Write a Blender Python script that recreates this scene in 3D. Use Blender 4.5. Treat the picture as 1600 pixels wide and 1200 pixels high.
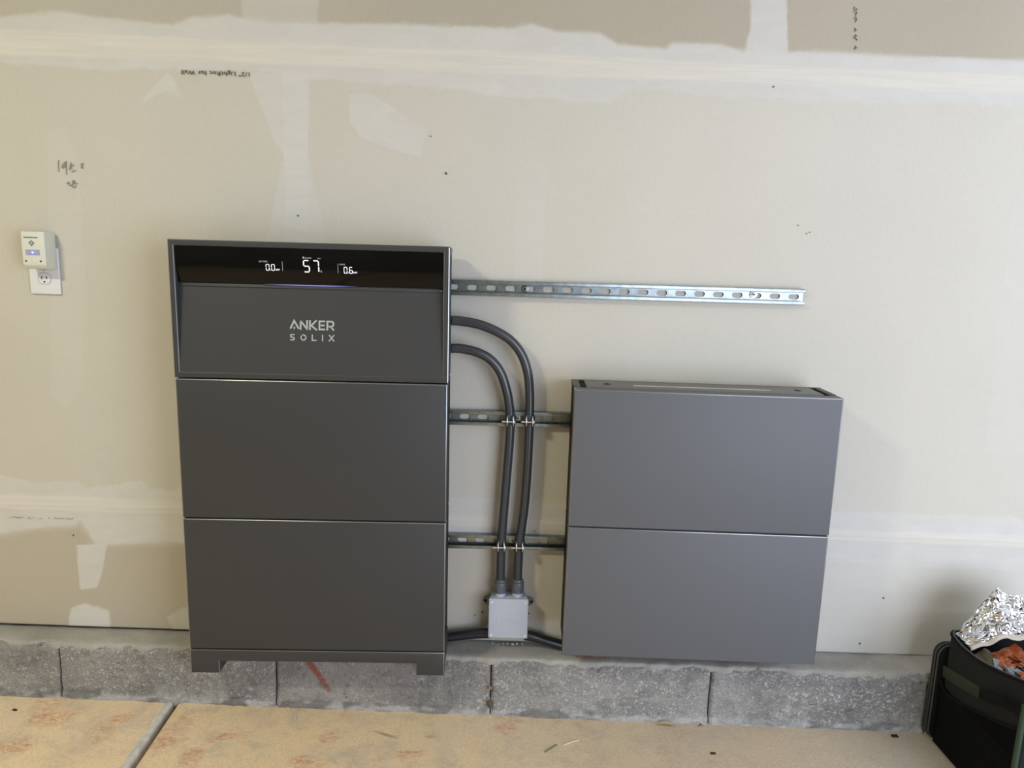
import bpy, bmesh, math, random
import numpy as np
from mathutils import Vector, Matrix, noise

for o in list(bpy.data.objects):
    bpy.data.objects.remove(o, do_unlink=True)
SC = bpy.context.scene
COL = SC.collection
random.seed(7)

# ------------------------------------------------------------------ camera
F_PX = 1128.77
CAM = np.array([0.0, -1.95819, 1.285])
RT = np.array([0.99958, -0.00415, 0.02851])
UP = np.array([-0.02736, 0.17314, 0.98452])
FW = np.array([0.00902, 0.98489, -0.17295])
cd = bpy.data.cameras.new('camera')
cd.sensor_fit = 'HORIZONTAL'; cd.sensor_width = 36.0; cd.lens = F_PX * 36.0 / 1600.0
cd.clip_start = 0.05; cd.clip_end = 100
cam = bpy.data.objects.new('camera', cd); COL.objects.link(cam)
M = Matrix(((RT[0], UP[0], -FW[0], CAM[0]), (RT[1], UP[1], -FW[1], CAM[1]), (RT[2], UP[2], -FW[2], CAM[2]), (0, 0, 0, 1)))
cam.matrix_world = M
SC.camera = cam

# ------------------------------------------------------------------ light
w = bpy.data.worlds.new('sky'); SC.world = w; w.use_nodes = True
w.node_tree.nodes['Background'].inputs[0].default_value = (0.80, 0.90, 1.0, 1)
w.node_tree.nodes['Background'].inputs[1].default_value = 0.6

def area(name, loc, rot, sx, sy, power, color):
    l = bpy.data.lights.new(name, 'AREA'); l.shape = 'RECTANGLE'; l.size = sx; l.size_y = sy
    l.energy = power; l.color = color
    o = bpy.data.objects.new(name, l); COL.objects.link(o); o.location = loc; o.rotation_euler = rot
    return o
# daylight coming in through the open garage door behind the camera, to the right
area('garage_door_daylight', (2.55, -3.05, 1.02), (math.radians(90), 0, 0), 3.1, 2.0, 120, (0.755, 0.835, 1.02))
LAMP_POWER = 45
LAMP_COLOR = (1.0, 0.97, 0.74)
SC.view_settings.view_transform = 'Standard'
SC.view_settings.look = 'None'
SC.view_settings.gamma = 1.0
SC.view_settings.use_curve_mapping = False
SC.view_settings.exposure = 0.0

# ------------------------------------------------------------------ place: lines of the building
def ledge_z(x): return 0.1705 - 0.0078 * x          # top of the concrete stem wall
def board_z(x): return 0.1760 - 0.0115 * x          # lower edge of the drywall
def face_y(x): return -0.090 - 0.008 * x            # front face of the stem wall
def floor_z(x): return -0.0021 - 0.01324 * x        # garage slab falls gently to the right

def ray(u, v):
    return FW + RT * (u - 800.0) / F_PX + UP * (600.0 - v) / F_PX
def at(u, v, y=0.0):
    d = ray(u, v); t = (y - CAM[1]) / d[1]; return CAM + d * t
def at_floor(u, v):
    d = ray(u, v); t = (-0.0021 - 0.01324 * CAM[0] - CAM[2]) / (d[2] + 0.01324 * d[0]); return CAM + d * t
def at_z(u, v, z):
    d = ray(u, v); t = (z - CAM[2]) / d[2]; return CAM + d * t
def at_x(u, v, x):
    d = ray(u, v); t = (x - CAM[0]) / d[0]; return CAM + d * t

# ------------------------------------------------------------------ materials
MATS = {}
def mat(name, col, rough=0.5, metal=0.0, spec=0.5, bump=None, vary=None, emit=None, coat=None):
    if name in MATS: return MATS[name]
    m = bpy.data.materials.new(name); m.use_nodes = True; nt = m.node_tree; b = nt.nodes['Principled BSDF']
    b.inputs['Base Color'].default_value = (*col, 1); b.inputs['Roughness'].default_value = rough
    b.inputs['Metallic'].default_value = metal; b.inputs['Specular IOR Level'].default_value = spec
    if coat: b.inputs['Coat Weight'].default_value = coat[0]; b.inputs['Coat Roughness'].default_value = coat[1]
    tc = None
    if bump or vary:
        tc = nt.nodes.new('ShaderNodeTexCoord')
    if vary:      # (scale, amount): gentle tone variation of the thing itself
        n = nt.nodes.new('ShaderNodeTexNoise'); n.inputs['Scale'].default_value = vary[0]; n.inputs['Detail'].default_value = 5
        nt.links.new(tc.outputs['Object'], n.inputs['Vector'])
        r = nt.nodes.new('ShaderNodeMapRange'); r.inputs[1].default_value = .3; r.inputs[2].default_value = .7
        r.inputs[3].default_value = 1 - vary[1]; r.inputs[4].default_value = 1 + vary[1]
        nt.links.new(n.outputs[0], r.inputs[0])
        mx = nt.nodes.new('ShaderNodeMix'); mx.data_type = 'RGBA'; mx.blend_type = 'MULTIPLY'; mx.inputs[0].default_value = 1
        mx.inputs[6].default_value = (*col, 1); nt.links.new(r.outputs[0], mx.inputs[7])
        nt.links.new(mx.outputs[2], b.inputs['Base Color'])
    if bump:      # (scale, distance)
        n = nt.nodes.new('ShaderNodeTexNoise'); n.inputs['Scale'].default_value = bump[0]; n.inputs['Detail'].default_value = 4
        nt.links.new(tc.outputs['Object'], n.inputs['Vector'])
        bp = nt.nodes.new('ShaderNodeBump'); bp.inputs['Strength'].default_value = 1; bp.inputs['Distance'].default_value = bump[1]
        nt.links.new(n.outputs[0], bp.inputs['Height']); nt.links.new(bp.outputs[0], b.inputs['Normal'])
    if emit:
        b.inputs['Emission Color'].default_value = (*emit[0], 1); b.inputs['Emission Strength'].default_value = emit[1]
    MATS[name] = m
    return m

def ramp(nt, src, stops):
    r = nt.nodes.new('ShaderNodeValToRGB'); nt.links.new(src, r.inputs[0])
    e = r.color_ramp.elements
    while len(e) < len(stops): e.new(0.5)
    for k, (p, c) in enumerate(stops):
        e[k].position = p; e[k].color = (c, c, c, 1) if isinstance(c, (int, float)) else (*c, 1)
    return r.outputs[0]
def tex(nt, vec, scale, detail=4, rough=.5, dist=0.0, mapping=None):
    if mapping:
        mp = nt.nodes.new('ShaderNodeMapping'); mp.inputs['Scale'].default_value = mapping[0]
        if len(mapping) > 1: mp.inputs['Rotation'].default_value = mapping[1]
        nt.links.new(vec, mp.inputs[0]); vec = mp.outputs[0]
    n = nt.nodes.new('ShaderNodeTexNoise'); n.inputs['Scale'].default_value = scale; n.inputs['Detail'].default_value = detail
    n.inputs['Roughness'].default_value = rough; n.inputs['Distortion'].default_value = dist
    nt.links.new(vec, n.inputs['Vector']); return n.outputs[0]
def mix(nt, fac, a, b, blend='MIX'):
    m = nt.nodes.new('ShaderNodeMix'); m.data_type = 'RGBA'; m.blend_type = blend
    for s, v in ((0, fac), (6, a), (7, b)):
        if isinstance(v, (int, float)): m.inputs[s].default_value = v
        elif isinstance(v, tuple): m.inputs[s].default_value = (*v, 1)
        else: nt.links.new(v, m.inputs[s])
    return m.outputs[2]
def math_n(nt, op, a, b=0.0):
    m = nt.nodes.new('ShaderNodeMath'); m.operation = op
    for s, v in ((0, a), (1, b)):
        if isinstance(v, (int, float)): m.inputs[s].default_value = v
        else: nt.links.new(v, m.inputs[s])
    return m.outputs[0]
def bump_n(nt, b, h, dist, prev=None):
    bp = nt.nodes.new('ShaderNodeBump'); bp.inputs['Strength'].default_value = 1; bp.inputs['Distance'].default_value = dist
    nt.links.new(h, bp.inputs['Height'])
    if prev is not None: nt.links.new(prev, bp.inputs['Normal'])
    nt.links.new(bp.outputs[0], b.inputs['Normal']); return bp.outputs[0]

def drywall_material():
    m = bpy.data.materials.new('drywall'); m.use_nodes = True; nt = m.node_tree; b = nt.nodes['Principled BSDF']
    at_ = nt.nodes.new('ShaderNodeAttribute'); at_.attribute_name = 'coat'
    sp = nt.nodes.new('ShaderNodeSeparateColor'); nt.links.new(at_.outputs['Color'], sp.inputs[0])
    cov, cream, tan = sp.outputs[0], sp.outputs[1], sp.outputs[2]
    tc = nt.nodes.new('ShaderNodeTexCoord'); v = tc.outputs['Object']
    fib = tex(nt, v, 160, 5, .6, 0, ((1, 1, .35),))
    big = tex(nt, v, 1.6, 4, .55)
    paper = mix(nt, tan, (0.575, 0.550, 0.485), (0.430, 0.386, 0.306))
    paper = mix(nt, 1.0, paper, ramp(nt, fib, [(.25, .97), (.75, 1.03)]), 'MULTIPLY')
    paper = mix(nt, 1.0, paper, ramp(nt, big, [(.3, .96), (.7, 1.03)]), 'MULTIPLY')
    smear = tex(nt, v, 9, 6, .65, .8, ((1, 1, 2.6),))
    mud = mix(nt, ramp(nt, smear, [(.3, 0.0), (.7, 1.0)]), (0.57, 0.557, 0.52), (0.625, 0.613, 0.585))
    mud = mix(nt, cream, mud, (0.645, 0.618, 0.555))
    streak = tex(nt, v, 3.5, 6, .7, .6, ((1, 1, 22),))
    mud = mix(nt, math_n(nt, 'ADD', math_n(nt, 'MULTIPLY', cream, .8), .2), mud, ramp(nt, streak, [(.3, .93), (.7, 1.06)]), 'MULTIPLY')
    col = mix(nt, cov, paper, mud)
    nt.links.new(col, b.inputs['Base Color'])
    b.inputs['Roughness'].default_value = 0.82; b.inputs['Specular IOR Level'].default_value = 0.25
    h = math_n(nt, 'ADD', math_n(nt, 'MULTIPLY', fib, .12), math_n(nt, 'MULTIPLY', math_n(nt, 'MULTIPLY', math_n(nt, 'ADD', smear, math_n(nt, 'MULTIPLY', streak, cream)), cov), .5))
    bump_n(nt, b, h, 0.0012)
    return m

def concrete_block_material(name='block_concrete', cap=False):
    m = bpy.data.materials.new(name); m.use_nodes = True; nt = m.node_tree; b = nt.nodes['Principled BSDF']
    tc = nt.nodes.new('ShaderNodeNewGeometry'); v = tc.outputs['Position']
    big = tex(nt, v, 5, 6, .6)
    fine = tex(nt, v, 130, 6, .7)
    dash = tex(nt, v, 82, 4, .6, 1.6, ((1, 1, 1), (0, .6, .3)))
    dash2 = tex(nt, v, 58, 5, .55, 2.2, ((1, 1, 1.6), (.5, 0, .9)))
    base = mix(nt, ramp(nt, big, [(.32, 0.), (.68, 1.)]), (0.215, 0.208, 0.20), (0.36, 0.352, 0.338))
    if cap:
        base = mix(nt, ramp(nt, big, [(.32, 0.), (.68, 1.)]), (0.31, 0.297, 0.265), (0.43, 0.415, 0.38))
        col = mix(nt, ramp(nt, fine, [(.55, 0.), (.75, .5)]), base, (0.56, 0.55, 0.52))
    else:
        zone = tex(nt, v, 3.2, 3, .5)
        k = math_n(nt, 'MULTIPLY', ramp(nt, dash, [(.56, 0.), (.62, 1.)]), ramp(nt, zone, [(.30, .25), (.6, 1.)]))
        k2 = math_n(nt, 'MULTIPLY', ramp(nt, dash2, [(.59, 0.), (.64, .8)]), ramp(nt, zone, [(.35, 0.), (.65, 1.)]))
        col = mix(nt, k, base, (0.52, 0.51, 0.49))
        col = mix(nt, k2, col, (0.60, 0.59, 0.57))
        pit = ramp(nt, tex(nt, v, 75, 3, .6), [(.28, .45), (.36, 1.)])
        col = mix(nt, 1.0, col, pit, 'MULTIPLY')
        # whitish lime band just above the slab and grey patches
        at_ = nt.nodes.new('ShaderNodeAttribute'); at_.attribute_name = 'tone'
        sp = nt.nodes.new('ShaderNodeSeparateColor'); nt.links.new(at_.outputs['Color'], sp.inputs[0])
        col = mix(nt, sp.outputs[0], col, (0.50, 0.50, 0.49))
        col = mix(nt, sp.outputs[1], col, (0.30, 0.10, 0.065))
        col = mix(nt, sp.outputs[2], col, (0.10, 0.098, 0.095))
    nt.links.new(col, b.inputs['Base Color']); b.inputs['Roughness'].default_value = 0.9
    b.inputs['Specular IOR Level'].default_value = 0.2
    h = math_n(nt, 'ADD', fine, math_n(nt, 'MULTIPLY', dash, 1.6))
    bump_n(nt, b, h, 0.0012 if cap else 0.0035)
    return m

def slab_material():
    m = bpy.data.materials.new('stained_slab'); m.use_nodes = True; nt = m.node_tree; b = nt.nodes['Principled BSDF']
    tc = nt.nodes.new('ShaderNodeNewGeometry'); v = tc.outputs['Position']
    a = tex(nt, v, 2.6, 6, .6); c = tex(nt, v, 9, 6, .65, .6); f = tex(nt, v, 170, 5, .7)
    s = tex(nt, v, 48, 6, .75, .7, ((1, 1.8, 1), (0, 0, .5)))
    blot = tex(nt, v, 5.5, 3, .5)
    sx = nt.nodes.new('ShaderNodeSeparateXYZ'); nt.links.new(v, sx.inputs[0])
    col = mix(nt, ramp(nt, a, [(.30, 0.), (.66, 1.)]), (0.84, 0.635, 0.395), (0.78, 0.625, 0.445))
    col = mix(nt, ramp(nt, c, [(.50, 0.), (.72, .75)]), col, (0.60, 0.525, 0.425))
    # slab colour turns greyer and darker towards the right end
    fade = nt.nodes.new('ShaderNodeMapRange'); nt.links.new(math_n(nt, 'ADD', sx.outputs[0], math_n(nt, 'MULTIPLY', a, .9)), fade.inputs[0])
    fade.inputs[1].default_value = .25; fade.inputs[2].default_value = 1.7; fade.inputs[3].default_value = 0; fade.inputs[4].default_value = .85
    col = mix(nt, fade.outputs[0], col, (0.47, 0.42, 0.35))
    red = math_n(nt, 'MULTIPLY', ramp(nt, s, [(.44, 0.), (.62, .85)]), ramp(nt, blot, [(.55, 0.), (.66, 1.)]))
    red = math_n(nt, 'MULTIPLY', red, math_n(nt, 'SUBTRACT', 1.0, fade.outputs[0]))
    col = mix(nt, red, col, (0.56, 0.21, 0.10))
    col = mix(nt, ramp(nt, tex(nt, v, 14, 6, .7, .5, ((1, 1.6, 1),)), [(.52, 0.), (.70, .55)]), col, (0.52, 0.455, 0.37))
    col = mix(nt, 1.0, col, ramp(nt, f, [(.25, .82), (.75, 1.14)]), 'MULTIPLY')
    # iron stains and one dark smear, each where it lies on the slab
    def spot(cx, cy, rx, ry, rot):
        c_, s_ = math.cos(rot), math.sin(rot)
        dx = math_n(nt, 'SUBTRACT', sx.outputs[0], cx); dy = math_n(nt, 'SUBTRACT', sx.outputs[1], cy)
        p = math_n(nt, 'ADD', math_n(nt, 'MULTIPLY', dx, c_ / rx), math_n(nt, 'MULTIPLY', dy, s_ / rx))
        q_ = math_n(nt, 'ADD', math_n(nt, 'MULTIPLY', dx, -s_ / ry), math_n(nt, 'MULTIPLY', dy, c_ / ry))
        d2 = math_n(nt, 'ADD', math_n(nt, 'MULTIPLY', p, p), math_n(nt, 'MULTIPLY', q_, q_))
        return math_n(nt, 'SUBTRACT', 1.0, math_n(nt, 'MINIMUM', d2, 1.0))
    tot = None
    for u, v_, rx, ry, rot in ((82, 1122, .070, .045, .2), (18, 1166, .080, .035, .1), (190, 1122, .035, .025, .3), (148, 1155, .018, .020, 0), (300, 1183, .035, .050, .3), (345, 1153, .055, .018, .3), (470, 1190, .040, .030, .1), (515, 1152, .035, .028, .5), (790, 1138, .040, .030, 0), (640, 1178, .06, .02, .2)):
        p = at_floor(u, v_); k = spot(float(p[0]), float(p[1]), rx, ry, rot); tot = k if tot is None else math_n(nt, 'MAXIMUM', tot, k)
    scr = tex(nt, v, 52, 7, .78, 1.0, ((1, 1.9, 1), (0, 0, .4)))
    col = mix(nt, math_n(nt, 'MULTIPLY', ramp(nt, math_n(nt, 'ADD', tot, math_n(nt, 'MULTIPLY', math_n(nt, 'SUBTRACT', c, .5), 1.6)), [(.05, 0.), (.75, 1.)]), ramp(nt, scr, [(.44, 0.), (.62, .85)])), col, (0.58, 0.22, 0.11))
    p = at_floor(603, 1148); q2 = at_floor(672, 1151)
    col = mix(nt, math_n(nt, 'MULTIPLY', spot(float(p[0]), float(p[1]), .045, .008, -.35), .6), col, (0.22, 0.16, 0.09))
    col = mix(nt, math_n(nt, 'MULTIPLY', spot(float(q2[0]), float(q2[1]), .020, .010, 0), .5), col, (0.33, 0.28, 0.21))
    nt.links.new(col, b.inputs['Base Color']); b.inputs['Roughness'].default_value = 0.75; b.inputs['Specular IOR Level'].default_value = .3
    bump_n(nt, b, math_n(nt, 'ADD', f, math_n(nt, 'MULTIPLY', c, 1.5)), 0.0015)
    return m

PANEL = dict(rough=0.42, spec=0.55)
def m_panel(): return mat('graphite_paint', (0.0395, 0.0400, 0.0425), 0.50, 0.0, 0.45, bump=(900, .00008))
def m_panel_pale(): return mat('graphite_paint_paler', (0.108, 0.112, 0.124), 0.55, 0.0, 0.45, bump=(5, .0004))  # lighter, bluer base colour for the short cabinet
def m_edge(): return mat('edge_highlight_metal', (0.30, 0.305, 0.31), 0.30, 0.9)  # pale metal colour painted on bevel faces as edge highlights
def m_black(): return mat('black_plastic', (0.0022, 0.0022, 0.0022), 0.6, 0, .12)
def m_zinc(): return mat('galvanised_steel', (0.27, 0.305, 0.305), 0.34, 1.0, .5, vary=(60, .18))
def m_steel(): return mat('bright_steel', (0.74, 0.75, 0.76), 0.25, 0.8)
def m_pvc(): return mat('grey_conduit_pvc', (0.036, 0.040, 0.047), 0.22, 0, .55)
def m_box(): return mat('grey_box_pvc', (0.42, 0.46, 0.53), 0.45, 0, .45)
def m_white(): return mat('white_plastic', (0.72, 0.74, 0.77), 0.35, 0, .5)
def m_ivory(): return mat('ivory_plastic', (0.66, 0.67, 0.60), 0.42, 0, .5)
def m_hole(): return mat('dark_hole', (0.01, 0.01, 0.01), 0.8, 0, .1)
def m_glow(): return mat('display_digits', (0.8, 0.8, 0.8), .5, emit=((0.92, 0.96, 1.0), 0.85))

# ------------------------------------------------------------------ mesh helpers
class MB:
    def __init__(self): self.v = []; self.f = []
    def add(self, vs, fs):
        o = len(self.v); self.v += [tuple(map(float, p)) for p in vs]; self.f += [tuple(i + o for i in f) for f in fs]; return self
    def box(self, x0, x1, y0, y1, z0, z1):
        return self.add([(x0, y0, z0), (x1, y0, z0), (x1, y1, z0), (x0, y1, z0), (x0, y0, z1), (x1, y0, z1), (x1, y1, z1), (x0, y1, z1)],
                        [(0, 3, 2, 1), (4, 5, 6, 7), (0, 1, 5, 4), (1, 2, 6, 5), (2, 3, 7, 6), (3, 0, 4, 7)])
    def prism_xz(self, poly, y0, y1):            # outline in x,z; y0 is the front
        n = len(poly); vs = [(x, y0, z) for x, z in poly] + [(x, y1, z) for x, z in poly]
        fs = [tuple(range(n)), tuple(range(2 * n - 1, n - 1, -1))] + [(i, i + n, (i + 1) % n + n, (i + 1) % n) for i in range(n)]
        return self.add(vs, fs)
    def prism_yz(self, poly, x0, x1):
        n = len(poly); vs = [(x0, y, z) for y, z in poly] + [(x1, y, z) for y, z in poly]
        fs = [tuple(range(n)), tuple(range(2 * n - 1, n - 1, -1))] + [(i, i + n, (i + 1) % n + n, (i + 1) % n) for i in range(n)]
        return self.add(vs, fs)
    def tube(self, path, r, n=14, caps=True):
        path = [Vector(p) for p in path]; k = len(path); rr = r if callable(r) else (lambda i: r)
        t0 = (path[1] - path[0]).normalized(); a = Vector((0, 0, 1)) if abs(t0.z) < .9 else Vector((1, 0, 0))
        nx = t0.cross(a).normalized(); vs = []
        for i in range(k):
            t = (path[min(i + 1, k - 1)] - path[max(i - 1, 0)]).normalized()
            nx = (nx - t * nx.dot(t)).normalized(); ny = t.cross(nx)
            for j in range(n):
                an = 2 * math.pi * j / n; vs.append(path[i] + (nx * math.cos(an) + ny * math.sin(an)) * rr(i))
        fs = [(i * n + j, i * n + (j + 1) % n, (i + 1) * n + (j + 1) % n, (i + 1) * n + j) for i in range(k - 1) for j in range(n)]
        if caps: fs += [tuple(range(n - 1, -1, -1)), tuple((k - 1) * n + j for j in range(n))]
        return self.add(vs, fs)
    def cyl(self, p0, p1, r, n=20, r1=None):
        p0 = Vector(p0); p1 = Vector(p1); r1 = r if r1 is None else r1
        return self.tube([p0, p1], lambda i: r if i == 0 else r1, n)
    def strokes(self, pts, wd, y0, y1):          # flat stroke of width wd following pts (x,z)
        pts = [Vector((p[0], p[1])) for p in pts]; L = []; Rr = []
        for i, p in enumerate(pts):
            a = (p - pts[i - 1]).normalized() if i else (pts[1] - p).normalized()
            b = (pts[i + 1] - p).normalized() if i < len(pts) - 1 else a
            t = (a + b); t = t.normalized() if t.length > 1e-6 else a
            nn = Vector((-t.y, t.x)); s = 1 / max(.45, nn.dot(Vector((-a.y, a.x))))
            L.append(p + nn * wd / 2 * s); Rr.append(p - nn * wd / 2 * s)
        for i in range(len(pts) - 1):
            self.prism_xz([(q.x, q.y) for q in (Rr[i], Rr[i + 1], L[i + 1], L[i])], y0, y1)
        return self
    def ring_disc(self, c, r, y0, y1, n=20):
        return self.prism_xz([(c[0] + r * math.cos(2 * math.pi * i / n), c[1] + r * math.sin(2 * math.pi * i / n)) for i in range(n)], y0, y1)
    def mesh(self, name, bevel=0, seg=2, smooth=False, angle=35, edge=False):
        me = bpy.data.meshes.new(name); me.from_pydata(self.v, [], self.f)
        bm = bmesh.new(); bm.from_mesh(me)
        if bevel:
            bmesh.ops.remove_doubles(bm, verts=bm.verts, dist=1e-6)
            es = [e for e in bm.edges if len(e.link_faces) == 2 and e.calc_face_angle(0) > math.radians(angle)]
            bmesh.ops.bevel(bm, geom=es, offset=bevel, segments=seg, profile=.5, affect='EDGES', clamp_overlap=True)
        bmesh.ops.recalc_face_normals(bm, faces=bm.faces)
        if smooth or bevel:
            for f in bm.faces: f.smooth = True
            for e in bm.edges:
                if len(e.link_faces) == 2 and e.calc_face_angle(0) > math.radians(40 if smooth else 32): e.smooth = False
        if edge:                                  # paler metal on the bevels stands in for edge highlights: second material slot
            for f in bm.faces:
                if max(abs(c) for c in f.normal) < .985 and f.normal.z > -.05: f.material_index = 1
        bm.to_mesh(me); bm.free(); return me

def put(name, me, m, parent=None):
    o = bpy.data.objects.new(name, me); COL.objects.link(o)
    if m and not me.materials: me.materials.append(m)
    if parent: o.parent = parent
    return o
def tag(o, label, cat, group=None):
    o['label'] = label; o['category'] = cat
    if group: o['group'] = group
    return o
def thing(name, label, cat, loc, rot=(0, 0, 0), group=None):
    o = bpy.data.objects.new(name, None); COL.objects.link(o); o.location = loc; o.rotation_euler = rot; o.empty_display_size = .05
    return tag(o, label, cat, group)
def struct(o): o['kind'] = 'structure'; return o
def part(name, mb, m, parent, **k): return put(name, mb.mesh(name, **k), m, parent)
def shift(mb, loc):
    mb.v = [(x - loc[0], y - loc[1], z - loc[2]) for x, y, z in mb.v]; return mb
def text_mesh(body, size, thick=0.0004, spacing=1.0):
    cu = bpy.data.curves.new('lettering', 'FONT'); cu.body = body; cu.size = size; cu.extrude = thick / 2; cu.space_character = spacing
    cu.align_x = 'CENTER'; cu.resolution_u = 3
    t = bpy.data.objects.new('lettering_tmp', cu); COL.objects.link(t); bpy.context.view_layer.update()
    me = bpy.data.meshes.new_from_object(t.evaluated_get(bpy.context.evaluated_depsgraph_get()))
    bpy.data.objects.remove(t, do_unlink=True)
    n = len(me.vertices); a = np.zeros(n * 3, np.float32); me.vertices.foreach_get('co', a); a = a.reshape(-1, 3)
    b = np.stack([a[:, 0], -a[:, 2], a[:, 1]], 1)          # stands up in x,z and faces -y
    me.vertices.foreach_set('co', b.astype(np.float32).ravel()); me.update(); me.name = body.strip('"') and 'lettering'
    return me
def catmull(P, n=12):
    P = [Vector(p) for p in P]; out = []
    for i in range(len(P) - 1):
        p0 = P[max(i - 1, 0)]; p1 = P[i]; p2 = P[i + 1]; p3 = P[min(i + 2, len(P) - 1)]
        for k in range(n):
            t = k / n
            out.append(.5 * ((2 * p1) + (p2 - p0) * t + (2 * p0 - 5 * p1 + 4 * p2 - p3) * t * t + (3 * p1 - p0 - 3 * p2 + p3) * t ** 3))
    return out + [P[-1]]
def resample(path, step):
    out = [path[0]]; acc = 0
    for a, b in zip(path, path[1:]):
        d = (b - a).length
        while acc + d >= step:
            t = (step - acc) / d; a = a.lerp(b, t); out.append(a.copy()); d = (b - a).length; acc = 0
        acc += d
    out.append(path[-1]); return out
# ------------------------------------------------------------------ drywall
_rng = np.random.RandomState(3)
_LAT = _rng.rand(256, 256)
def vnoise(x, z):
    xi = np.floor(x).astype(int); zi = np.floor(z).astype(int); fx = x - xi; fz = z - zi
    fx = fx * fx * (3 - 2 * fx); fz = fz * fz * (3 - 2 * fz)
    g = lambda a, b: _LAT[a % 256, b % 256]
    return (g(xi, zi) * (1 - fx) + g(xi + 1, zi) * fx) * (1 - fz) + (g(xi, zi + 1) * (1 - fx) + g(xi + 1, zi + 1) * fx) * fz
def fbm(x, z, s, o=4):
    r = 0; a = 1; t = 0
    for k in range(o):
        r = r + a * vnoise(x * s + 17 * k, z * s + 31 * k); t += a; a *= .55; s *= 2.1
    return r / t
def poly_sd(X, Z, P):                       # signed distance (positive inside) to polygon P in x,z
    d = np.full(X.shape, 1e9); ins = np.zeros(X.shape, bool); n = len(P)
    for i in range(n):
        ax, az = P[i]; bx, bz = P[(i + 1) % n]
        ex, ez = bx - ax, bz - az; L = ex * ex + ez * ez + 1e-12
        t = np.clip(((X - ax) * ex + (Z - az) * ez) / L, 0, 1)
        d = np.minimum(d, (X - ax - t * ex) ** 2 + (Z - az - t * ez) ** 2)
        c = ((az > Z) != (bz > Z)) & (X < (bx - ax) * (Z - az) / (bz - az + 1e-12) + ax)
        ins ^= c
    d = np.sqrt(d); return np.where(ins, d, -d)
def sm(d, e0, e1):
    t = np.clip((d - e0) / (e1 - e0), 0, 1); return t * t * (3 - 2 * t)

BX = 1.95                                   # half width built of the drywall in fine grid
gx = np.concatenate([np.linspace(-3.2, -1.72, 9), np.arange(-1.70, 1.72, .004), np.linspace(1.74, 4.2, 10)])
gt = np.concatenate([np.arange(0, 1.84, .004), np.linspace(1.86, 2.6, 6)])      # height above the lower edge
X, T = np.meshgrid(gx, gt)
Zb = board_z(X)
Z = Zb + T * (2.75 - Zb) / 2.6
def wp(pts): return [tuple(at(u, v)[[0, 2]]) for u, v in pts]
wob = (fbm(X, Z, 22, 3) - .5) * .012 + (fbm(X, Z, 90, 2) - .5) * .006
def cover(pts, soft=.004, wobble=1.0): return sm(poly_sd(X, Z, wp(pts)) + wob * wobble, -soft, soft)
up_edge = [(-300, 20), (0, 28), (90, 18), (150, 28), (270, 40), (300, 28), (350, 25), (430, 35), (520, 38), (620, 38), (700, 42), (800, 45), (830, 38), (870, 50), (935, 52), (965, 70), (1040, 77), (1050, 68), (1120, 70), (1160, 80), (1200, 82), (1300, 82), (1400, 88), (1500, 92), (1600, 95), (1900, 104)]
lo_edge = [(1900, 185), (1600, 170), (1480, 160), (1400, 163), (1300, 158), (1180, 155), (1100, 148), (1040, 142), (980, 138), (950, 160), (880, 155), (800, 152), (700, 140), (600, 132), (480, 125), (400, 112), (270, 108), (150, 110), (0, 100), (-300, 92)]
lo2_up = [(-300, 735), (0, 742), (50, 755), (120, 752), (135, 765), (170, 758), (225, 752), (235, 765), (270, 767), (300, 760), (500, 770), (720, 778), (860, 785), (1100, 792), (1310, 798), (1450, 805), (1580, 808), (1600, 815), (1900, 822)]
lo2_lo = [(1900, 902), (1600, 895), (1400, 888), (1300, 882), (1100, 872), (860, 862), (720, 858), (500, 852), (290, 848), (165, 851), (150, 850), (125, 815), (115, 822), (60, 825), (0, 835), (-300, 840)]
cov = np.zeros(X.shape); cream = np.zeros(X.shape); tan = np.zeros(X.shape)
def layer(pts, amt, soft=.004, wobble=1.0):
    global cov
    cov = np.maximum(cov, cover(pts, soft, wobble) * amt)
layer(up_edge + lo_edge, .80, .005, 1.2)
layer([(-300, 32), (0, 45), (400, 65), (800, 80), (1200, 100), (1600, 118), (1900, 130), (1900, 160), (1600, 148), (1200, 131), (800, 117), (450, 102), (300, 95), (0, 87), (-300, 78)], 1.0, .003, .25)
cream = np.maximum(cream, cover([(-300, 32), (0, 45), (400, 65), (800, 80), (1200, 100), (1600, 118), (1900, 130), (1900, 160), (1600, 148), (1200, 131), (800, 117), (450, 102), (300, 95), (0, 87), (-300, 78)], .006, .4))
layer(lo2_up + lo2_lo, .72, .005, 1.2)
c2 = cover([(-300, 765), (0, 772), (300, 785), (720, 805), (1300, 826), (1900, 848), (1900, 868), (1300, 846), (720, 824), (300, 806), (0, 797), (-300, 790)], .006, .4)
cream = np.maximum(cream, c2 * .9); cov = np.maximum(cov, c2 * .95)
layer([(438, 112), (441, 200), (445, 420), (485, 420), (480, 250), (482, 115)], .95, .003, .2)
layer([(385, 112), (440, 115), (442, 240), (428, 225), (415, 190)], .62, .003, .4)
layer([(440, 250), (412, 395), (512, 395), (482, 250)], .62, .005, .5)
layer([(378, -80), (378, 20), (385, 45), (497, 45), (495, -80)], .45, .004, .8)
layer([(545, 148), (568, 146), (600, 160), (665, 205), (655, 245), (612, 236), (560, 215), (545, 190)], .75, .003, .6)
layer([(262, 114), (268, 120), (283, 152), (258, 142), (217, 163), (245, 130)], .7, .003, .4)
layer([(1172, -80), (1172, 45), (1160, 90), (1232, 95), (1230, 60), (1229, -80)], .85, .003, .5)
layer([(815, 262), (832, 248), (855, 262), (850, 300), (848, 350), (845, 450), (800, 450), (805, 300)], .28, .005, .6)
layer([(72, 205), (100, 200), (122, 250), (132, 420), (128, 600), (105, 640), (80, 620), (78, 400)], .22, .006, .6)
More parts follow.
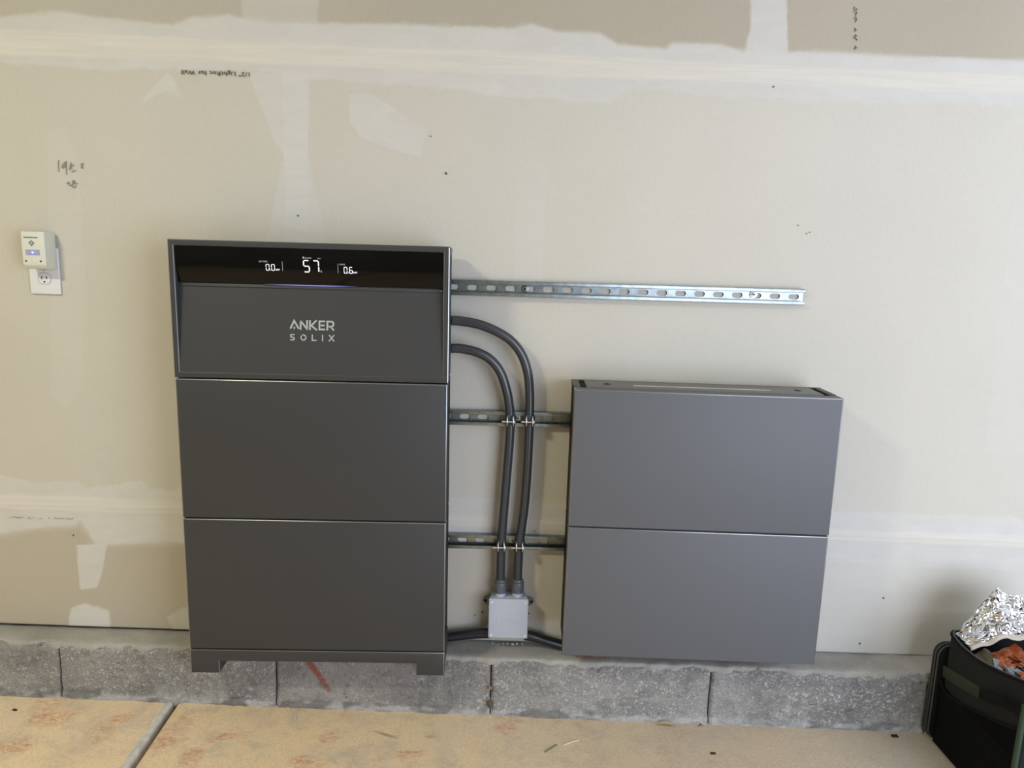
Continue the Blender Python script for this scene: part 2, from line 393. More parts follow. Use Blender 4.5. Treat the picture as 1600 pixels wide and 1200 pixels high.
layer([(120, 852), (167, 850), (158, 900), (152, 918), (125, 922), (121, 880)], .85, .0025, .4)
layer([(110, 950), (130, 944), (150, 948), (170, 955), (173, 990), (105, 990)], .95, .004, .9)
layer([(262, 965), (285, 950), (310, 945), (310, 990), (275, 990)], .55, .006, .8)
layer([(1425, 822), (1500, 824), (1700, 832), (1700, 858), (1420, 848)], 1.0, .003, .5)
layer([(1395, 118), (1480, 108), (1700, 130), (1700, 155), (1420, 142)], 1.0, .003, 1.0)
layer([(1400, 980), (1440, 966), (1600, 960), (1700, 960), (1700, 1050), (1400, 1050)], .6, .006, .8)
layer([(1296, 800), (1600, 815), (1750, 815), (1750, 1050), (1250, 1050)], .42, .02, 1.0)  # thin compound smears, spread wide to paint in brighter light at lower right
layer([(1478, 900), (1512, 900), (1510, 970), (1475, 970)], .55, .005, .5)
layer([(1580, 330), (1600, 290), (1660, 290), (1640, 700), (1565, 715), (1540, 700), (1552, 560)], .22, .005, .4)
tan = cover([(-400, -400), (2000, -400)] + up_edge[::-1], .01, 1.0) * (.62 + .38 * sm(X, -1.2, .2))  # tan upper board; its darkening to the right paints in light falloff
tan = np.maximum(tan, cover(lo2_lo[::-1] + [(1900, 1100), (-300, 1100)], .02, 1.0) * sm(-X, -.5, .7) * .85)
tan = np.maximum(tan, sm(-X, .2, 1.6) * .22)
# relief: tape ridges, trowel edges and patch thickness
Yw = -(cov * .0009 + cream * .0006)
for pts in ([(0, 88), (450, 102.5), (800, 118), (1600, 149)], [(0, 787), (300, 795), (720, 814), (1600, 846)]):
    P = wp([(-300, pts[0][1] - 300 * (pts[1][1] - pts[0][1]) / (pts[1][0] - pts[0][0]))] + pts)
    xs = [p[0] for p in P]; zs = [p[1] for p in P]
    zl = np.interp(X, xs, zs); Yw = Yw - .0012 * np.exp(-((Z - zl) / .004) ** 2)
Yw = Yw - (fbm(X, Z, 7, 3) - .5) * .0012
nz, nx = X.shape
V = np.stack([X, Yw, Z], 2).reshape(-1, 3)
idx = np.arange(nx * nz).reshape(nz, nx)
Q = np.stack([idx[:-1, :-1], idx[:-1, 1:], idx[1:, 1:], idx[1:, :-1]], 2).reshape(-1, 4)
# board edge turned back at the bottom (drywall is 12.7 mm thick)
E0 = len(V); bot = V[idx[0]].copy(); bot[:, 1] = .0127; V = np.concatenate([V, bot])
Qb = np.stack([idx[0, 1:], idx[0, :-1], E0 + np.arange(nx - 1), E0 + 1 + np.arange(nx - 1)], 1)
Q = np.concatenate([Q, Qb])
me = bpy.data.meshes.new('wall_back')
me.vertices.add(len(V)); me.vertices.foreach_set('co', V.astype(np.float32).ravel())
me.loops.add(Q.size); me.loops.foreach_set('vertex_index', Q.astype(np.int32).ravel())
me.polygons.add(len(Q)); me.polygons.foreach_set('loop_start', (np.arange(len(Q)) * 4).astype(np.int32))
me.polygons.foreach_set('use_smooth', np.ones(len(Q), bool))
me.update(calc_edges=True)
ca = me.color_attributes.new('coat', 'FLOAT_COLOR', 'POINT')
C4 = np.ones((len(V), 4), np.float32)
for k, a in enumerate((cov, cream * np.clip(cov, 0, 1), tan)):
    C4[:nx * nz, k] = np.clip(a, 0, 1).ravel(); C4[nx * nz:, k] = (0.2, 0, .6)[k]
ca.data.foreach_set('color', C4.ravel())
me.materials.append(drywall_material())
wall = struct(put('wall_back', me, None))
# backing framing behind the board, seen as the dark slot under it
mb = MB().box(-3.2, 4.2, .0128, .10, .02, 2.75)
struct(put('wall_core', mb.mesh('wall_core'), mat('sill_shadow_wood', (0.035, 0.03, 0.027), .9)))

# marks on the board
pencil = mat('pencil', (0.33, 0.31, 0.265), .6)
def marks(name, strokes, wd, m, y=-.0030):
    mb = MB()
    for s in strokes: mb.strokes([tuple(at(u, v)[[0, 2]]) for u, v in s], wd, y, y + .003)
    o = put(name, mb.mesh(name), m, wall); return o
marks('pencil_marking', [[(92.4, 250), (91.8, 258), (92.6, 268.5)],
    [(104, 252.5), (101, 254.5), (98.5, 258), (97.2, 261.5), (98.5, 262.8), (101.5, 260.5), (103.5, 256), (104.4, 252.5), (104.4, 262), (104.6, 273)],
    [(111.8, 254), (110, 260), (109.2, 266)], [(116, 257), (112, 260.5), (111, 262), (113.2, 264.5)], [(111.5, 268.6), (114, 268), (119, 266)],
    [(130.5, 254.5), (127.3, 263)], [(126.5, 256), (129, 260), (131, 263.5)]], .0013, pencil)
marks('pencil_marking', [[(104.3, 286.5), (107, 284.8), (108.4, 285), (107.6, 288.4), (109.5, 290.5), (112, 289.5), (113.5, 287.5)],
    [(116, 281.4), (114.2, 283.8), (114.6, 286.4), (116.3, 287.4), (117.8, 285.6), (117.6, 282.8), (116, 281.4)],
    [(114, 287), (122, 286.6)], [(114, 289.5), (113.8, 292.2), (115.6, 293.6), (118, 292), (119.6, 289.6)]], .0013, pencil)
ink = mat('board_print_ink', (0.10, 0.095, 0.085), .7)
tm = text_mesh('1/2" LightRoc for Wall', .0165, .0012, 1.12)
c0 = at(338, 114.0)
t = put('printed_lettering', tm, ink, wall); t.location = (c0[0], -.0022, c0[2] - .0); t.rotation_euler = (0, math.pi + math.radians(.2), 0)
bb = [v.co.x for v in tm.vertices]; wpx = (at(390, 117)[0] - at(284, 113)[0]) / (max(bb) - min(bb)); t.scale = (wpx, 1, wpx * .9)
zmid = (max(v.co.z for v in tm.vertices) + min(v.co.z for v in tm.vertices)) / 2 * wpx * .9
t.location.z += zmid
rs = random.Random(4)
st = []
for v0, v1 in ((11, 16), (17, 23.5), (26, 35), (44, 49), (54, 62), (72, 77)):
    v = v0
    while v < v1:
        u = 1336.5 + rs.uniform(-1.6, 1.6); st.append([(u, v), (u + rs.uniform(-2, 2), v + rs.uniform(1.2, 2.6))]); v += 1.3
marks('printed_lettering', st, .0014, mat('worn_board_print', (0.22, 0.20, 0.17), .7))
st = []
for k in range(46):
    u = 15 + k * 2.05 + (6 if k > 30 else 0)
    v = 808.2 + (u - 15) * .022 + rs.uniform(-1.4, 1.4)
    if rs.random() < .8: st.append([(u, v), (u + rs.uniform(.8, 1.8), v + rs.uniform(-1, 1))])
marks('printed_lettering', st, .0012, mat('faint_board_print', (0.40, 0.385, 0.345), .8))
def dimple(u, v, r):
    c = at(u, v); mb = MB().ring_disc((c[0], c[2]), r, -.0032, .002, 10); put('nail_dimple', mb.mesh('nail_dimple'), mat('nail_rust', (0.09, 0.075, 0.06), .7), wall)
for u, v, r in ((697, 271, .0030), (466, 337, .0022), (1208, 136, .0020), (754, 956, .0026), (742, 961, .0014), (826, 958, .0020), (115, 836, .0018), (1380, 934, .0022), (1343, 1005, .0024), (673, 213, .0016), (835, 829, .0016), (1260, 365, .0013), (1265, 363, .0013), (1247, 352, .0012)):
    dimple(u, v, r)

# ------------------------------------------------------------------ stem wall of concrete blocks
blockm = concrete_block_material(); capm = concrete_block_material('ledge_mortar', True)
foot = struct(put('wall_footing', MB().box(-3.2, 4.2, -.070, .10, -.10, .150).mesh('wall_footing'), mat('joint_dark', (0.07, 0.068, 0.065), .95)))
JOINTS = [-3.08, -2.466, -1.853, -1.240, -0.628, -0.0185, 0.604, 1.2255, 1.838, 2.45, 3.06, 3.67, 4.2]
def tone(x, z, zf):
    h = z - zf
    lime = sm(np.array(.016 + .010 * (fbm(np.array([x]), np.array([z]), 30, 3)[0] - .5) * 2 - h), -.004, .003) * (.35 + .6 * fbm(np.array([x]), np.array([z * 3]), 14, 2)[0])
    return float(np.clip(lime, 0, .85))
def block(x0, x1, fine):
    g = .0015; step = .004 if fine else .02
    xs = np.concatenate([[x0 + g, x0 + g + .002], np.arange(x0 + g + .006, x1 - g - .005, step), [x1 - g - .002, x1 - g]])
    prof = np.concatenate([np.arange(0, .196, step), [.2]]) / .2          # 0 at floor .. 1 at ledge
    Xb, S = np.meshgrid(xs, prof)
    zf = floor_z(Xb) - .012; zt = ledge_z(Xb) - .004
    Zb_ = zf + (zt - zf) * S
    h = Zb_ - floor_z(Xb)
    n1 = fbm(Xb, Zb_, 16, 4) - .5; n2 = fbm(Xb + 5, Zb_, 110, 3) - .5; n3 = fbm(Xb * 1.0, Zb_ * 1.7 + 9, 48, 3)
    ridge = sm(n3, .60, .70)
    Yb = face_y(Xb) - n1 * .008 - n2 * .0035 - ridge * .0022
    Yb -= sm(.020 + n1 * .02 - h, -.004, .006) * .0065                    # mortar squeezed out at the foot
    Yb += sm(S, .90, 1.0) * .012 * (1 + n1)                               # worn upper arris
    e = np.minimum(Xb - xs[0], xs[-1] - Xb); Yb += (1 - sm(e, 0, .006)) * .009
    if abs(x0 + 1.240) < .01:                                             # hairline crack in the left block
        xc = -.8878 + (fbm(Zb_, Zb_, 30, 2) - .5) * .012; Yb += np.exp(-((Xb - xc) / .0026) ** 2) * .004
    vs = np.stack([Xb, Yb, Zb_], 2); r, c = Xb.shape
    # close to a solid: back face
    back = vs.copy(); back[:, :, 1] = -.06
    mbv = np.concatenate([vs.reshape(-1, 3), back[[0, -1]][:, [0, -1]].reshape(-1, 3)])
    id_ = np.arange(r * c).reshape(r, c); n0 = r * c
    q = np.stack([id_[:-1, :-1], id_[:-1, 1:], id_[1:, 1:], id_[1:, :-1]], 2).reshape(-1, 4).tolist()
    q += [list(id_[:, 0]) + [n0 + 2, n0], [n0 + 1, n0 + 3] + list(id_[::-1, -1]), list(id_[-1]) + [n0 + 3, n0 + 2], [n0, n0 + 1] + list(id_[0, ::-1])]
    m_ = bpy.data.meshes.new('concrete_block'); m_.from_pydata(mbv.tolist(), [], q); m_.update()
    for p in m_.polygons[:(r - 1) * (c - 1)]: p.use_smooth = True
    ca = m_.color_attributes.new('tone', 'FLOAT_COLOR', 'POINT'); A = np.zeros((len(mbv), 4), np.float32); A[:, 3] = 1
    lime = sm(.017 + n1 * .02 - h, -.004, .004) * (.25 + .7 * sm(fbm(Xb, Zb_ * 2, 18, 3), .4, .6))
    lime = np.maximum(lime, sm(fbm(Xb, Zb_, 9, 4), .55, .70) * .35 * sm(.06 - h, -.04, .03))
    A[:n0, 0] = np.clip(lime, 0, .9).ravel()
    dark = sm(.024 + n1 * .03 - h, -.004, .006) * sm(fbm(Xb + 3, Zb_ * 2 + 4, 12, 3), .46, .60) * .6
    dark = np.maximum(dark, sm(fbm(Xb + 11, Zb_, 26, 3), .62, .7) * .25)
    if x0 < -.6 and x1 < .1 and x1 > -.1:                                 # rust coloured streak under the tall cabinet
        a = at(484, 1036, -.09)[[0, 2]]; bq = at(513, 1080, -.09)[[0, 2]]; ab = bq - a
        tt = np.clip(((Xb - a[0]) * ab[0] + (Zb_ - a[1]) * ab[1]) / (ab @ ab), 0, 1)
        dd = np.hypot(Xb - a[0] - tt * ab[0], Zb_ - a[1] - tt * ab[1])
        A[:n0, 1] = (sm(.0085 + n2 * .01 - dd, -.003, .003) * np.clip(.75 + n3 - tt * .5, .3, .9)).ravel()
    A[:n0, 2] = np.clip(dark, 0, .8).ravel()
    ca.data.foreach_set('color', A.ravel())
    put('concrete_block', m_, blockm, foot)
for a, b in zip(JOINTS, JOINTS[1:]):
    block(a, b, -2.0 < a < 1.6)
# mortar cap on top of the blocks
xs = np.concatenate([np.linspace(-3.2, -1.92, 40), np.arange(-1.9, 1.95, .006), np.linspace(1.97, 4.2, 60)]); ys = np.linspace(0, 1, 19)
Xc, S = np.meshgrid(xs, ys)
yf = face_y(Xc) + .006 + (fbm(Xc, Xc * 0 + 2, 20, 4) - .5) * .022
Yc = .03 + (yf - .03) * np.minimum(S / .84, 1)
Zc = ledge_z(Xc) + (fbm(Xc, Yc, 25, 4) - .5) * .004 - sm(S, .70, .86) * .003 - sm(S, .86, 1.0) * .016
Yc -= sm(S, .86, 1.0) * .001
vs = np.stack([Xc, Yc, Zc], 2); r, c = Xc.shape; id_ = np.arange(r * c).reshape(r, c)
q = np.stack([id_[:-1, :-1], id_[1:, :-1], id_[1:, 1:], id_[:-1, 1:]], 2).reshape(-1, 4)
m_ = bpy.data.meshes.new('ledge_cap'); m_.from_pydata(vs.reshape(-1, 3).tolist(), [], q.tolist())
for p in m_.polygons: p.use_smooth = True
put('ledge_cap', m_, capm, foot)

# ------------------------------------------------------------------ slab
slabm = slab_material()
floor = struct(put('floor', MB().add([(-3.3, -4.5, floor_z(-3.3) - .03), (4.3, -4.5, floor_z(4.3) - .03), (4.3, .1, floor_z(4.3) - .03), (-3.3, .1, floor_z(-3.3) - .03)], [(0, 1, 2, 3)]).mesh('floor'), mat('joint_grit', (0.05, 0.045, 0.04), .95)))
def jx(y): return -.9132 + (y + .0846) * (-.9024 + .9132) / (-.3536 + .0846)
def slab(x_side, lo):
    # rounded tooled edge along the joint; lo = left slab
    ysn = np.concatenate([np.linspace(-4.5, -.7, 8), np.arange(-.68, .0, .02)])
    if lo: offs = [-.0065, -.0068, -.0080, -.0105, -.0150, -.0200, -.0280, -.034]; dz = [-.03, -.012, -.005, -.0015, .0014, .0012, -.0004, 0]
    else: offs = [.0065, .0070, .0080, .0110, .016]; dz = [-.03, -.010, -.004, -.001, 0]
    rows = []
    for y in ysn:
        rw = [(jx(y) + o_, y, floor_z(jx(y) + o_) + z_) for o_, z_ in zip(offs, dz)]
        rw.append((x_side, y, floor_z(x_side))); rows.append(rw)
    n = len(rows[0]); vs = [p for rw in rows for p in rw]
    fs = [(i * n + j, i * n + j + 1, (i + 1) * n + j + 1, (i + 1) * n + j) for i in range(len(rows) - 1) for j in range(n - 1)]
    o = put('concrete_slab', MB().add(vs, fs).mesh('concrete_slab', smooth=True), slabm, floor)
    if lo:
        o.data.materials.append(mat('joint_edge_cement', (0.60, 0.57, 0.52), .85, bump=(200, .001), vary=(40, .2)))
        for p in o.data.polygons:
            c_ = p.center
            if c_.x > jx(c_.y) - .026: p.material_index = 1
    return o
slab(-3.3, True); slab(4.3, False)

# ------------------------------------------------------------------ rest of the garage, around and behind the camera
shellm = mat('garage_plaster', (0.55, 0.53, 0.48), .85, vary=(1.2, .08))
struct(put('ceiling', MB().box(-3.3, 4.3, -3.4, .1, 2.62, 2.72).mesh('ceiling'), mat('ceiling_board', (0.80, 0.79, 0.76), .85, vary=(1, .05))))
struct(put('wall_left', MB().box(-3.3, -3.2, -3.4, .1, -.1, 2.8).mesh('wall_left'), shellm))
struct(put('wall_right', MB().box(4.2, 4.3, -3.4, .1, -.1, 2.8).mesh('wall_right'), shellm))
mb = MB().box(-3.3, .95, -3.30, -3.20, -.1, 2.8).box(.95, 4.3, -3.30, -3.20, 2.2, 2.8)
struct(put('wall_front', mb.mesh('wall_front'), mat('garage_rear', (0.30, 0.29, 0.27), .85, vary=(2, .3))))
# ------------------------------------------------------------------ ceiling lamps that light the wall from the upper left
lt = thing('ceiling_lamp', 'short twin tube lamp on the garage ceiling behind the camera', 'lamp', (-1.63, -1.93, 2.57))
part('housing', MB().box(-.22, .22, -.06, .06, 0, .05), mat('lamp_enamel', (.75, .75, .72), .4), lt, bevel=.006)
for s in (-1, 1):
    part('tube', MB().cyl((-.2, s * .03, -.018), (.2, s * .03, -.018), .013, 14), mat('lit_tube', (.9, .9, .9), .4, emit=((1, .97, .85), 9)), lt, smooth=True)
    part('end_cap', MB().box(s * .212 - .010, s * .212 + .010, -.06, .06, -.034, .006), mat('lamp_enamel', (.75, .75, .72), .4), lt, bevel=.004)
l = area('lamp_light', (0, 0, -.04), (0, 0, 0), .40, .10, LAMP_POWER, LAMP_COLOR); l.parent = lt

# ------------------------------------------------------------------ galvanised strut rails
PITCH = 0.0508
def strut_rail(s0, zc, label, bolts):
    x0 = s0 - 13.5 * PITCH; n = 31; L = n * PITCH; H = .0206
    t = thing('strut_rail', label, 'rail', (x0, 0, zc), group='galvanised strut rails on the drywall')
    mb = MB(); yw0, yw1 = -.0048, -.0022
    for k in range(n):
        cx = (k + .5) * PITCH; hw = .0072; hl = .0072; N = 20; slot = []; outer = []
        for i in range(N):
            a = 2 * math.pi * (i + .5) / N; dx = math.cos(a) * hw; dz = math.sin(a) * hw
            slot.append((cx + dx + (hl if dx > 0 else -hl), dz))
        for (sx_, sz_) in slot:
            ex = sx_ - cx; ez = sz_
            k_ = min(PITCH / 2 / max(abs(ex), 1e-6), (H - .001) / max(abs(ez), 1e-6)); outer.append((cx + ex * k_, ez * k_))
        corners = [(cx + PITCH / 2, H - .001), (cx - PITCH / 2, H - .001), (cx - PITCH / 2, -H + .001), (cx + PITCH / 2, -H + .001)]
        vs = []; 
        for yy in (yw0, yw1):
            vs += [(p[0], yy, p[1]) for p in slot] + [(p[0], yy, p[1]) for p in outer] + [(c[0], yy, c[1]) for c in corners]
        S = 2 * N + 4; fs = []
        def side(p): 
            return 0 if abs(p[0] - cx - PITCH / 2) < 1e-6 else 2 if abs(p[0] - cx + PITCH / 2) < 1e-6 else (1 if p[1] > 0 else 3)
        for i in range(N):
            j = (i + 1) % N; a, b = side(outer[i]), side(outer[j])
            if a == b: f = [i, N + i, N + j, j]
            else:
                cr = {frozenset((0, 1)): 0, frozenset((1, 2)): 1, frozenset((2, 3)): 2, frozenset((3, 0)): 3}[frozenset((a, b))]
                f = [i, N + i, 2 * N + cr, N + j, j]
            fs.append(tuple(f)); fs.append(tuple(S + q for q in f[::-1]))
            fs.append((i, j, S + j, S + i))
        mb.add(vs, fs)
    part('web', mb, m_zinc(), t)
    for s in (1, -1):
        prof = [(-.0022, s * H), (-.0208, s * H), (-.0208, s * (H - .0095)), (-.0165, s * (H - .0095)), (-.0165, s * (H - .0075)), (-.0190, s * (H - .0075)), (-.0190, s * (H - .0024)), (-.0022, s * (H - .0024))]
        part('flange', MB().prism_yz(prof, 0, L), m_zinc(), t, bevel=.0009, seg=2)
    for u, v, kind in bolts:
        c = at(u, v, -.008); b = (c[0] - x0, c[2] - zc)
        h = put('bolt', MB().ring_disc(b, .0105, -.0075, -.0045, 18).ring_disc(b, .0062, -.0125, -.007, 6 if kind else 18).mesh('bolt', bevel=.0008), m_steel() if kind else mat('dark_bolt', (.20, .21, .22), .35, .8), t)
        put('bolt_socket', MB().ring_disc(b, .003, -.0130, -.0120, 6).mesh('bolt_socket'), m_hole(), h)
    return t
strut_rail(-.09459, 1.2016, 'topmost strut rail with two bolts, its end free right of the tall cabinet', ((820.5, 451.5, 0), (1177.5, 460, 1)))
strut_rail(-.10935, 0.8470, 'middle strut rail behind the two conduits, level with the short cabinet top', ((809.5, 653, 1),))
strut_rail(-.10902, 0.4878, 'lowest strut rail behind the conduits, just above the junction box', ((800, 844.5, 1),))

# ------------------------------------------------------------------ storage cabinets
W = 0.6702; DEP = 0.1492; HM = 0.36238; HI = 0.33553
def rounded_panel(x0, x1, y0, y1, z0, z1): return MB().box(x0, x1, y0, y1, z0, z1)
def battery_module(parent, z0, pm, top=False, name='battery_module'):
    h = W / 2
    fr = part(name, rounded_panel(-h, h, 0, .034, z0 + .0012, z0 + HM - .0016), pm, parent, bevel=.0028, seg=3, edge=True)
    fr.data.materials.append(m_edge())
    put('module_body', MB().box(-h + .0025, h - .0025, .033, DEP, z0 + .002, z0 + HM - (.006 if top else .001)).mesh('module_body', bevel=.003), m_black(), fr)
    return fr
def logo_letters():
    mb = MB(); y0, y1 = -.0006, .0004; s = .0042
    # first line: A without crossbar, N, K, E, R  (cap height 1 = 0.0255)
    H1 = .0245; adv = .0252; x = 0
    def st(pts, wd=s): mb.strokes([(p[0], p[1]) for p in pts], wd, y0, y1)
    L = .0
    st([(L + .001, .0022), (L + .0105, H1 - .0022), (L + .0225, .0022)]); mb.prism_xz([(L + .0118, .0098), (L + .0075, .0035), (L + .0105, .0038), (L + .0098, -.0012), (L + .0142, .0058), (L + .0112, .0052)], y0, y1)
    L = .0268; st([(L, 0), (L, H1 - .002)]); st([(L, H1 - .0020), (L + .0165, .0020)]); st([(L + .0165, .0), (L + .0165, H1)])
    L = .0505; st([(L, 0), (L, H1)]); st([(L + .0165, H1), (L + .0035, H1 * .46), (L + .0175, 0)])
    L = .0745; st([(L + .0145, H1 - s / 2), (L, H1 - s / 2), (L, s / 2), (L + .0145, s / 2)]); st([(L + .003, H1 / 2), (L + .0130, H1 / 2)])
    L = .0945; st([(L, 0), (L, H1 - s / 2), (L + .0120, H1 - s / 2), (L + .0155, H1 * .78), (L + .0150, H1 * .52), (L + .0115, H1 * .40), (L + .003, H1 * .40)]); st([(L + .0085, H1 * .40), (L + .0165, 0)])
    return mb
def solix_letters():
    mb = MB(); y0, y1 = -.0006, .0004; s = .0030; H2 = .0160
    def st(pts, wd=s): mb.strokes(pts, wd, y0, y1)
    st([(.0125, H2 - s / 2), (.003, H2 - s / 2), (.0012, H2 * .72), (.003, H2 * .52), (.0100, H2 * .48), (.0120, H2 * .28), (.0100, s / 2), (.0005, s / 2)])
    c = (.0365, H2 / 2); r = H2 / 2 - s / 2
    st([(c[0] + r * math.sin(a), c[1] + r * math.cos(a)) for a in np.linspace(-.5, 2 * math.pi - .85, 20)])
    st([(.0605, H2), (.0605, s / 2), (.0720, s / 2)]); st([(.0885, 0), (.0885, H2)])
    st([(.1060, H2), (.1200, 0)]); st([(.1200, H2), (.1060, 0)])
    return mb
SEG = {'a': ((0, 2), (1, 2)), 'b': ((1, 1), (1, 2)), 'c': ((1, 0), (1, 1)), 'd': ((0, 0), (1, 0)), 'e': ((0, 0), (0, 1)), 'f': ((0, 1), (0, 2)), 'g': ((0, 1), (1, 1))}
DIG = {'0': 'abcdef', '5': 'afgcd', '7': 'abc', '6': 'afgedc'}
def digit(mb, ch, x, z, w_, h_, t_, y0, y1):
    for k in DIG[ch]:
        (ax, az), (bx, bz) = SEG[k]; a = Vector((x + ax * w_, z + az * h_ / 2)); b = Vector((x + bx * w_, z + bz * h_ / 2)); d = (b - a).normalized() * t_ * .55
        mb.strokes([a + d, b - d], t_, y0, y1)
def small_text(mb_parent, body, size, x, z, m, name='display_caption', rot=None, y=0.0, sp=1.0):
    me_ = text_mesh(body, size, .0004, sp); o = put(name, me_, m, mb_parent); o.location = (x, y, z)
    if rot: o.rotation_euler = rot
    return o

def light_bar_material():
    m = mat('violet_light_bar', (.03, .03, .06), .4, emit=((0.26, 0.24, 0.80), 1.0)); nt = m.node_tree; b = nt.nodes['Principled BSDF']
    tc = nt.nodes.new('ShaderNodeTexCoord'); sx = nt.nodes.new('ShaderNodeSeparateXYZ'); nt.links.new(tc.outputs['Object'], sx.inputs[0])
    a = math_n(nt, 'ABSOLUTE', sx.outputs[0]); r = nt.nodes.new('ShaderNodeMapRange'); r.interpolation_type = 'SMOOTHSTEP'      # LEDs sit in the middle of the bar
    nt.links.new(a, r.inputs[0]); r.inputs[1].default_value = .02; r.inputs[2].default_value = .116; r.inputs[3].default_value = .95; r.inputs[4].default_value = 0.0
    nt.links.new(r.outputs[0], b.inputs['Emission Strength']); return m
# tall cabinet: plinth with two feet, two battery modules, power module with a dark display
tall = thing('battery_cabinet', 'tall graphite battery cabinet with a lit black display and plinth feet', 'battery cabinet', (-0.4778, -0.19446, 0.1761), (0, -.00139, .01641))
h = W / 2; ZB = .0685
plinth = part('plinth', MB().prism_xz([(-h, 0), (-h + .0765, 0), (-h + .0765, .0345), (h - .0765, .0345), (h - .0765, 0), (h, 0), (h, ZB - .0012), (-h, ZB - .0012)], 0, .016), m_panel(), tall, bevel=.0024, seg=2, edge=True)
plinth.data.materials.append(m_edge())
for s in (-1, 1):
    x = s * (h - .038)
    part('foot', MB().box(x - .037, x + .037, .014, DEP, 0, ZB - .004), m_panel(), tall, bevel=.002)
part('plinth_beam', MB().box(-h + .004, h - .004, .05, DEP, .036, ZB - .003), m_black(), tall)
battery_module(tall, ZB, m_panel()); battery_module(tall, ZB + HM, m_panel())
# power module: frame around a folded recess (dark glass above, sloping panel below)
zp = ZB + 2 * HM; zt = zp + HI; hi = h + .0018
BT = .0145; BS = .0150; ZC = zt - .1010; ZL = zp + .016; CR = .021         # border top/side, height of the fold, lower border, fold depth
mb = MB()
mb.box(-hi, hi, 0, .045, zt - BT, zt)
mb.box(-hi, -hi + BS, 0, .045, zp + .0012, zt - BT); mb.box(hi - BS, hi, 0, .045, zp + .0012, zt - BT)
mb.box(-hi + BS, hi - BS, 0, .045, zp + .0012, ZL)
power = put('power_module', MB().prism_xz([(-hi, zp + .0012), (hi, zp + .0012), (hi, zt), (-hi, zt)], .040, .045).mesh('power_module'), m_panel(), tall)
# frame as one ring
bm = bmesh.new()
def ringf(o0, o1, y): return [bm.verts.new((x, y, z)) for x, z in o0], [bm.verts.new((x, y, z)) for x, z in o1]
O = [(-hi, zp + .0012), (hi, zp + .0012), (hi, zt), (-hi, zt)]; I = [(-hi + BS, ZL), (hi - BS, ZL), (hi - BS, zt - BT), (-hi + BS, zt - BT)]
of, if_ = ringf(O, I, 0); ob, ib = ringf(O, I, .045)
for i in range(4):
    j = (i + 1) % 4
    for f in ((of[i], of[j], if_[j], if_[i]), (of[i], ob[i], ob[j], of[j]), (if_[i], if_[j], ib[j], ib[i]), (ob[i], ib[i], ib[j], ob[j])): bm.faces.new(f)
bmesh.ops.recalc_face_normals(bm, faces=bm.faces)
bmesh.ops.bevel(bm, geom=[e for e in bm.edges if e.calc_face_angle(0) > .6], offset=.0024, segments=2, profile=.5, affect='EDGES')
for f in bm.faces:
    f.smooth = False
    if max(abs(q_) for q_ in f.normal) < .985 and abs(f.normal.x) > .25 and abs(f.normal.z) < .2: f.material_index = 1  # painted highlight goes on the upright bevels only
fm = bpy.data.meshes.new('frame'); bm.to_mesh(fm); bm.free()
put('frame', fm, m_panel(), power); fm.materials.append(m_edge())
xi = hi - BS
put('sloping_panel', MB().prism_yz([(.0005, ZL - .001), (CR, ZC - .004), (CR + .006, ZC - .004), (.008, ZL - .001)], -xi, xi).mesh('sloping_panel'), m_panel(), power)
put('fold_strip', MB().prism_yz([(CR - .0035, ZC - .010), (CR - .0010, ZC - .0005), (CR + .006, ZC - .0005), (CR + .006, ZC - .010)], -xi, xi).mesh('fold_strip', bevel=.0015), m_panel(), power)
glass = mat('display_glass', (0.0025, 0.0025, 0.003), .07, 0, .22)
GY0, GY1 = .0025, CR - .0050                                                      # glass leans inwards from top to fold
zg0, zg1 = ZC, zt - BT
pts = [(GY0 + (GY1 - GY0) * t_ ** 1.0 - .0035 * math.sin(math.pi * t_), zg1 + (zg0 - zg1) * t_) for t_ in np.linspace(0, 1, 13)]
put('display_screen', MB().prism_yz(pts + [(CR + .006, zg0), (.03, zg1)], -xi, xi).mesh('display_screen', smooth=True), glass, power)
put('light_bar', MB().box(-.115, .110, CR - .0052, CR - .001, ZC - .0026, ZC - .0002).mesh('light_bar', bevel=.0008), light_bar_material(), power)
def gl(z):                                                                         # depth of the glass front at height z
    t_ = (zg1 - z) / (zg1 - zg0); return GY0 + (GY1 - GY0) * t_ - .0035 * math.sin(math.pi * t_)
tilt = -math.atan2(GY1 - GY0, zg1 - zg0)
def display(name, mb, zc, m):
    o = put(name, mb.mesh(name), m, power); o.location = (0, gl(zc) - .0012, zc); o.rotation_euler = (-tilt, 0, 0); return o
ZD = zt - .0540
g = m_glow(); gd = mat('display_dim', (.3, .3, .3), .5, emit=((.8, .85, .9), .30))
mb = MB(); digit(mb, '5', -.0150, -.0155, .0132, .0275, .0024, 0, .0005); digit(mb, '7', .0075, -.0155, .0132, .0275, .0024, 0, .0005); display('display_digits', mb, ZD, g)
mb = MB(); digit(mb, '0', -.1055, 0, .0072, .0145, .0014, 0, .0005); mb.box(-.0962, -.0950, 0, .0005, 0, .0014); digit(mb, '0', -.0925, 0, .0072, .0145, .0014, 0, .0005); display('display_digits', mb, ZD - .0140, g)
mb = MB(); digit(mb, '0', .0815, 0, .0072, .0145, .0014, 0, .0005); mb.box(.0908, .0920, 0, .0005, 0, .0014); digit(mb, '6', .0945, 0, .0072, .0145, .0014, 0, .0005); display('display_digits', mb, ZD - .0160, g)
mb = MB().box(-.0665, -.0658, 0, .0005, -.0005, .0225); display('display_divider', mb, ZD - .014, gd)
mb = MB().box(.0665, .0672, 0, .0005, -.0005, .0225); display('display_divider', mb, ZD - .016, gd)
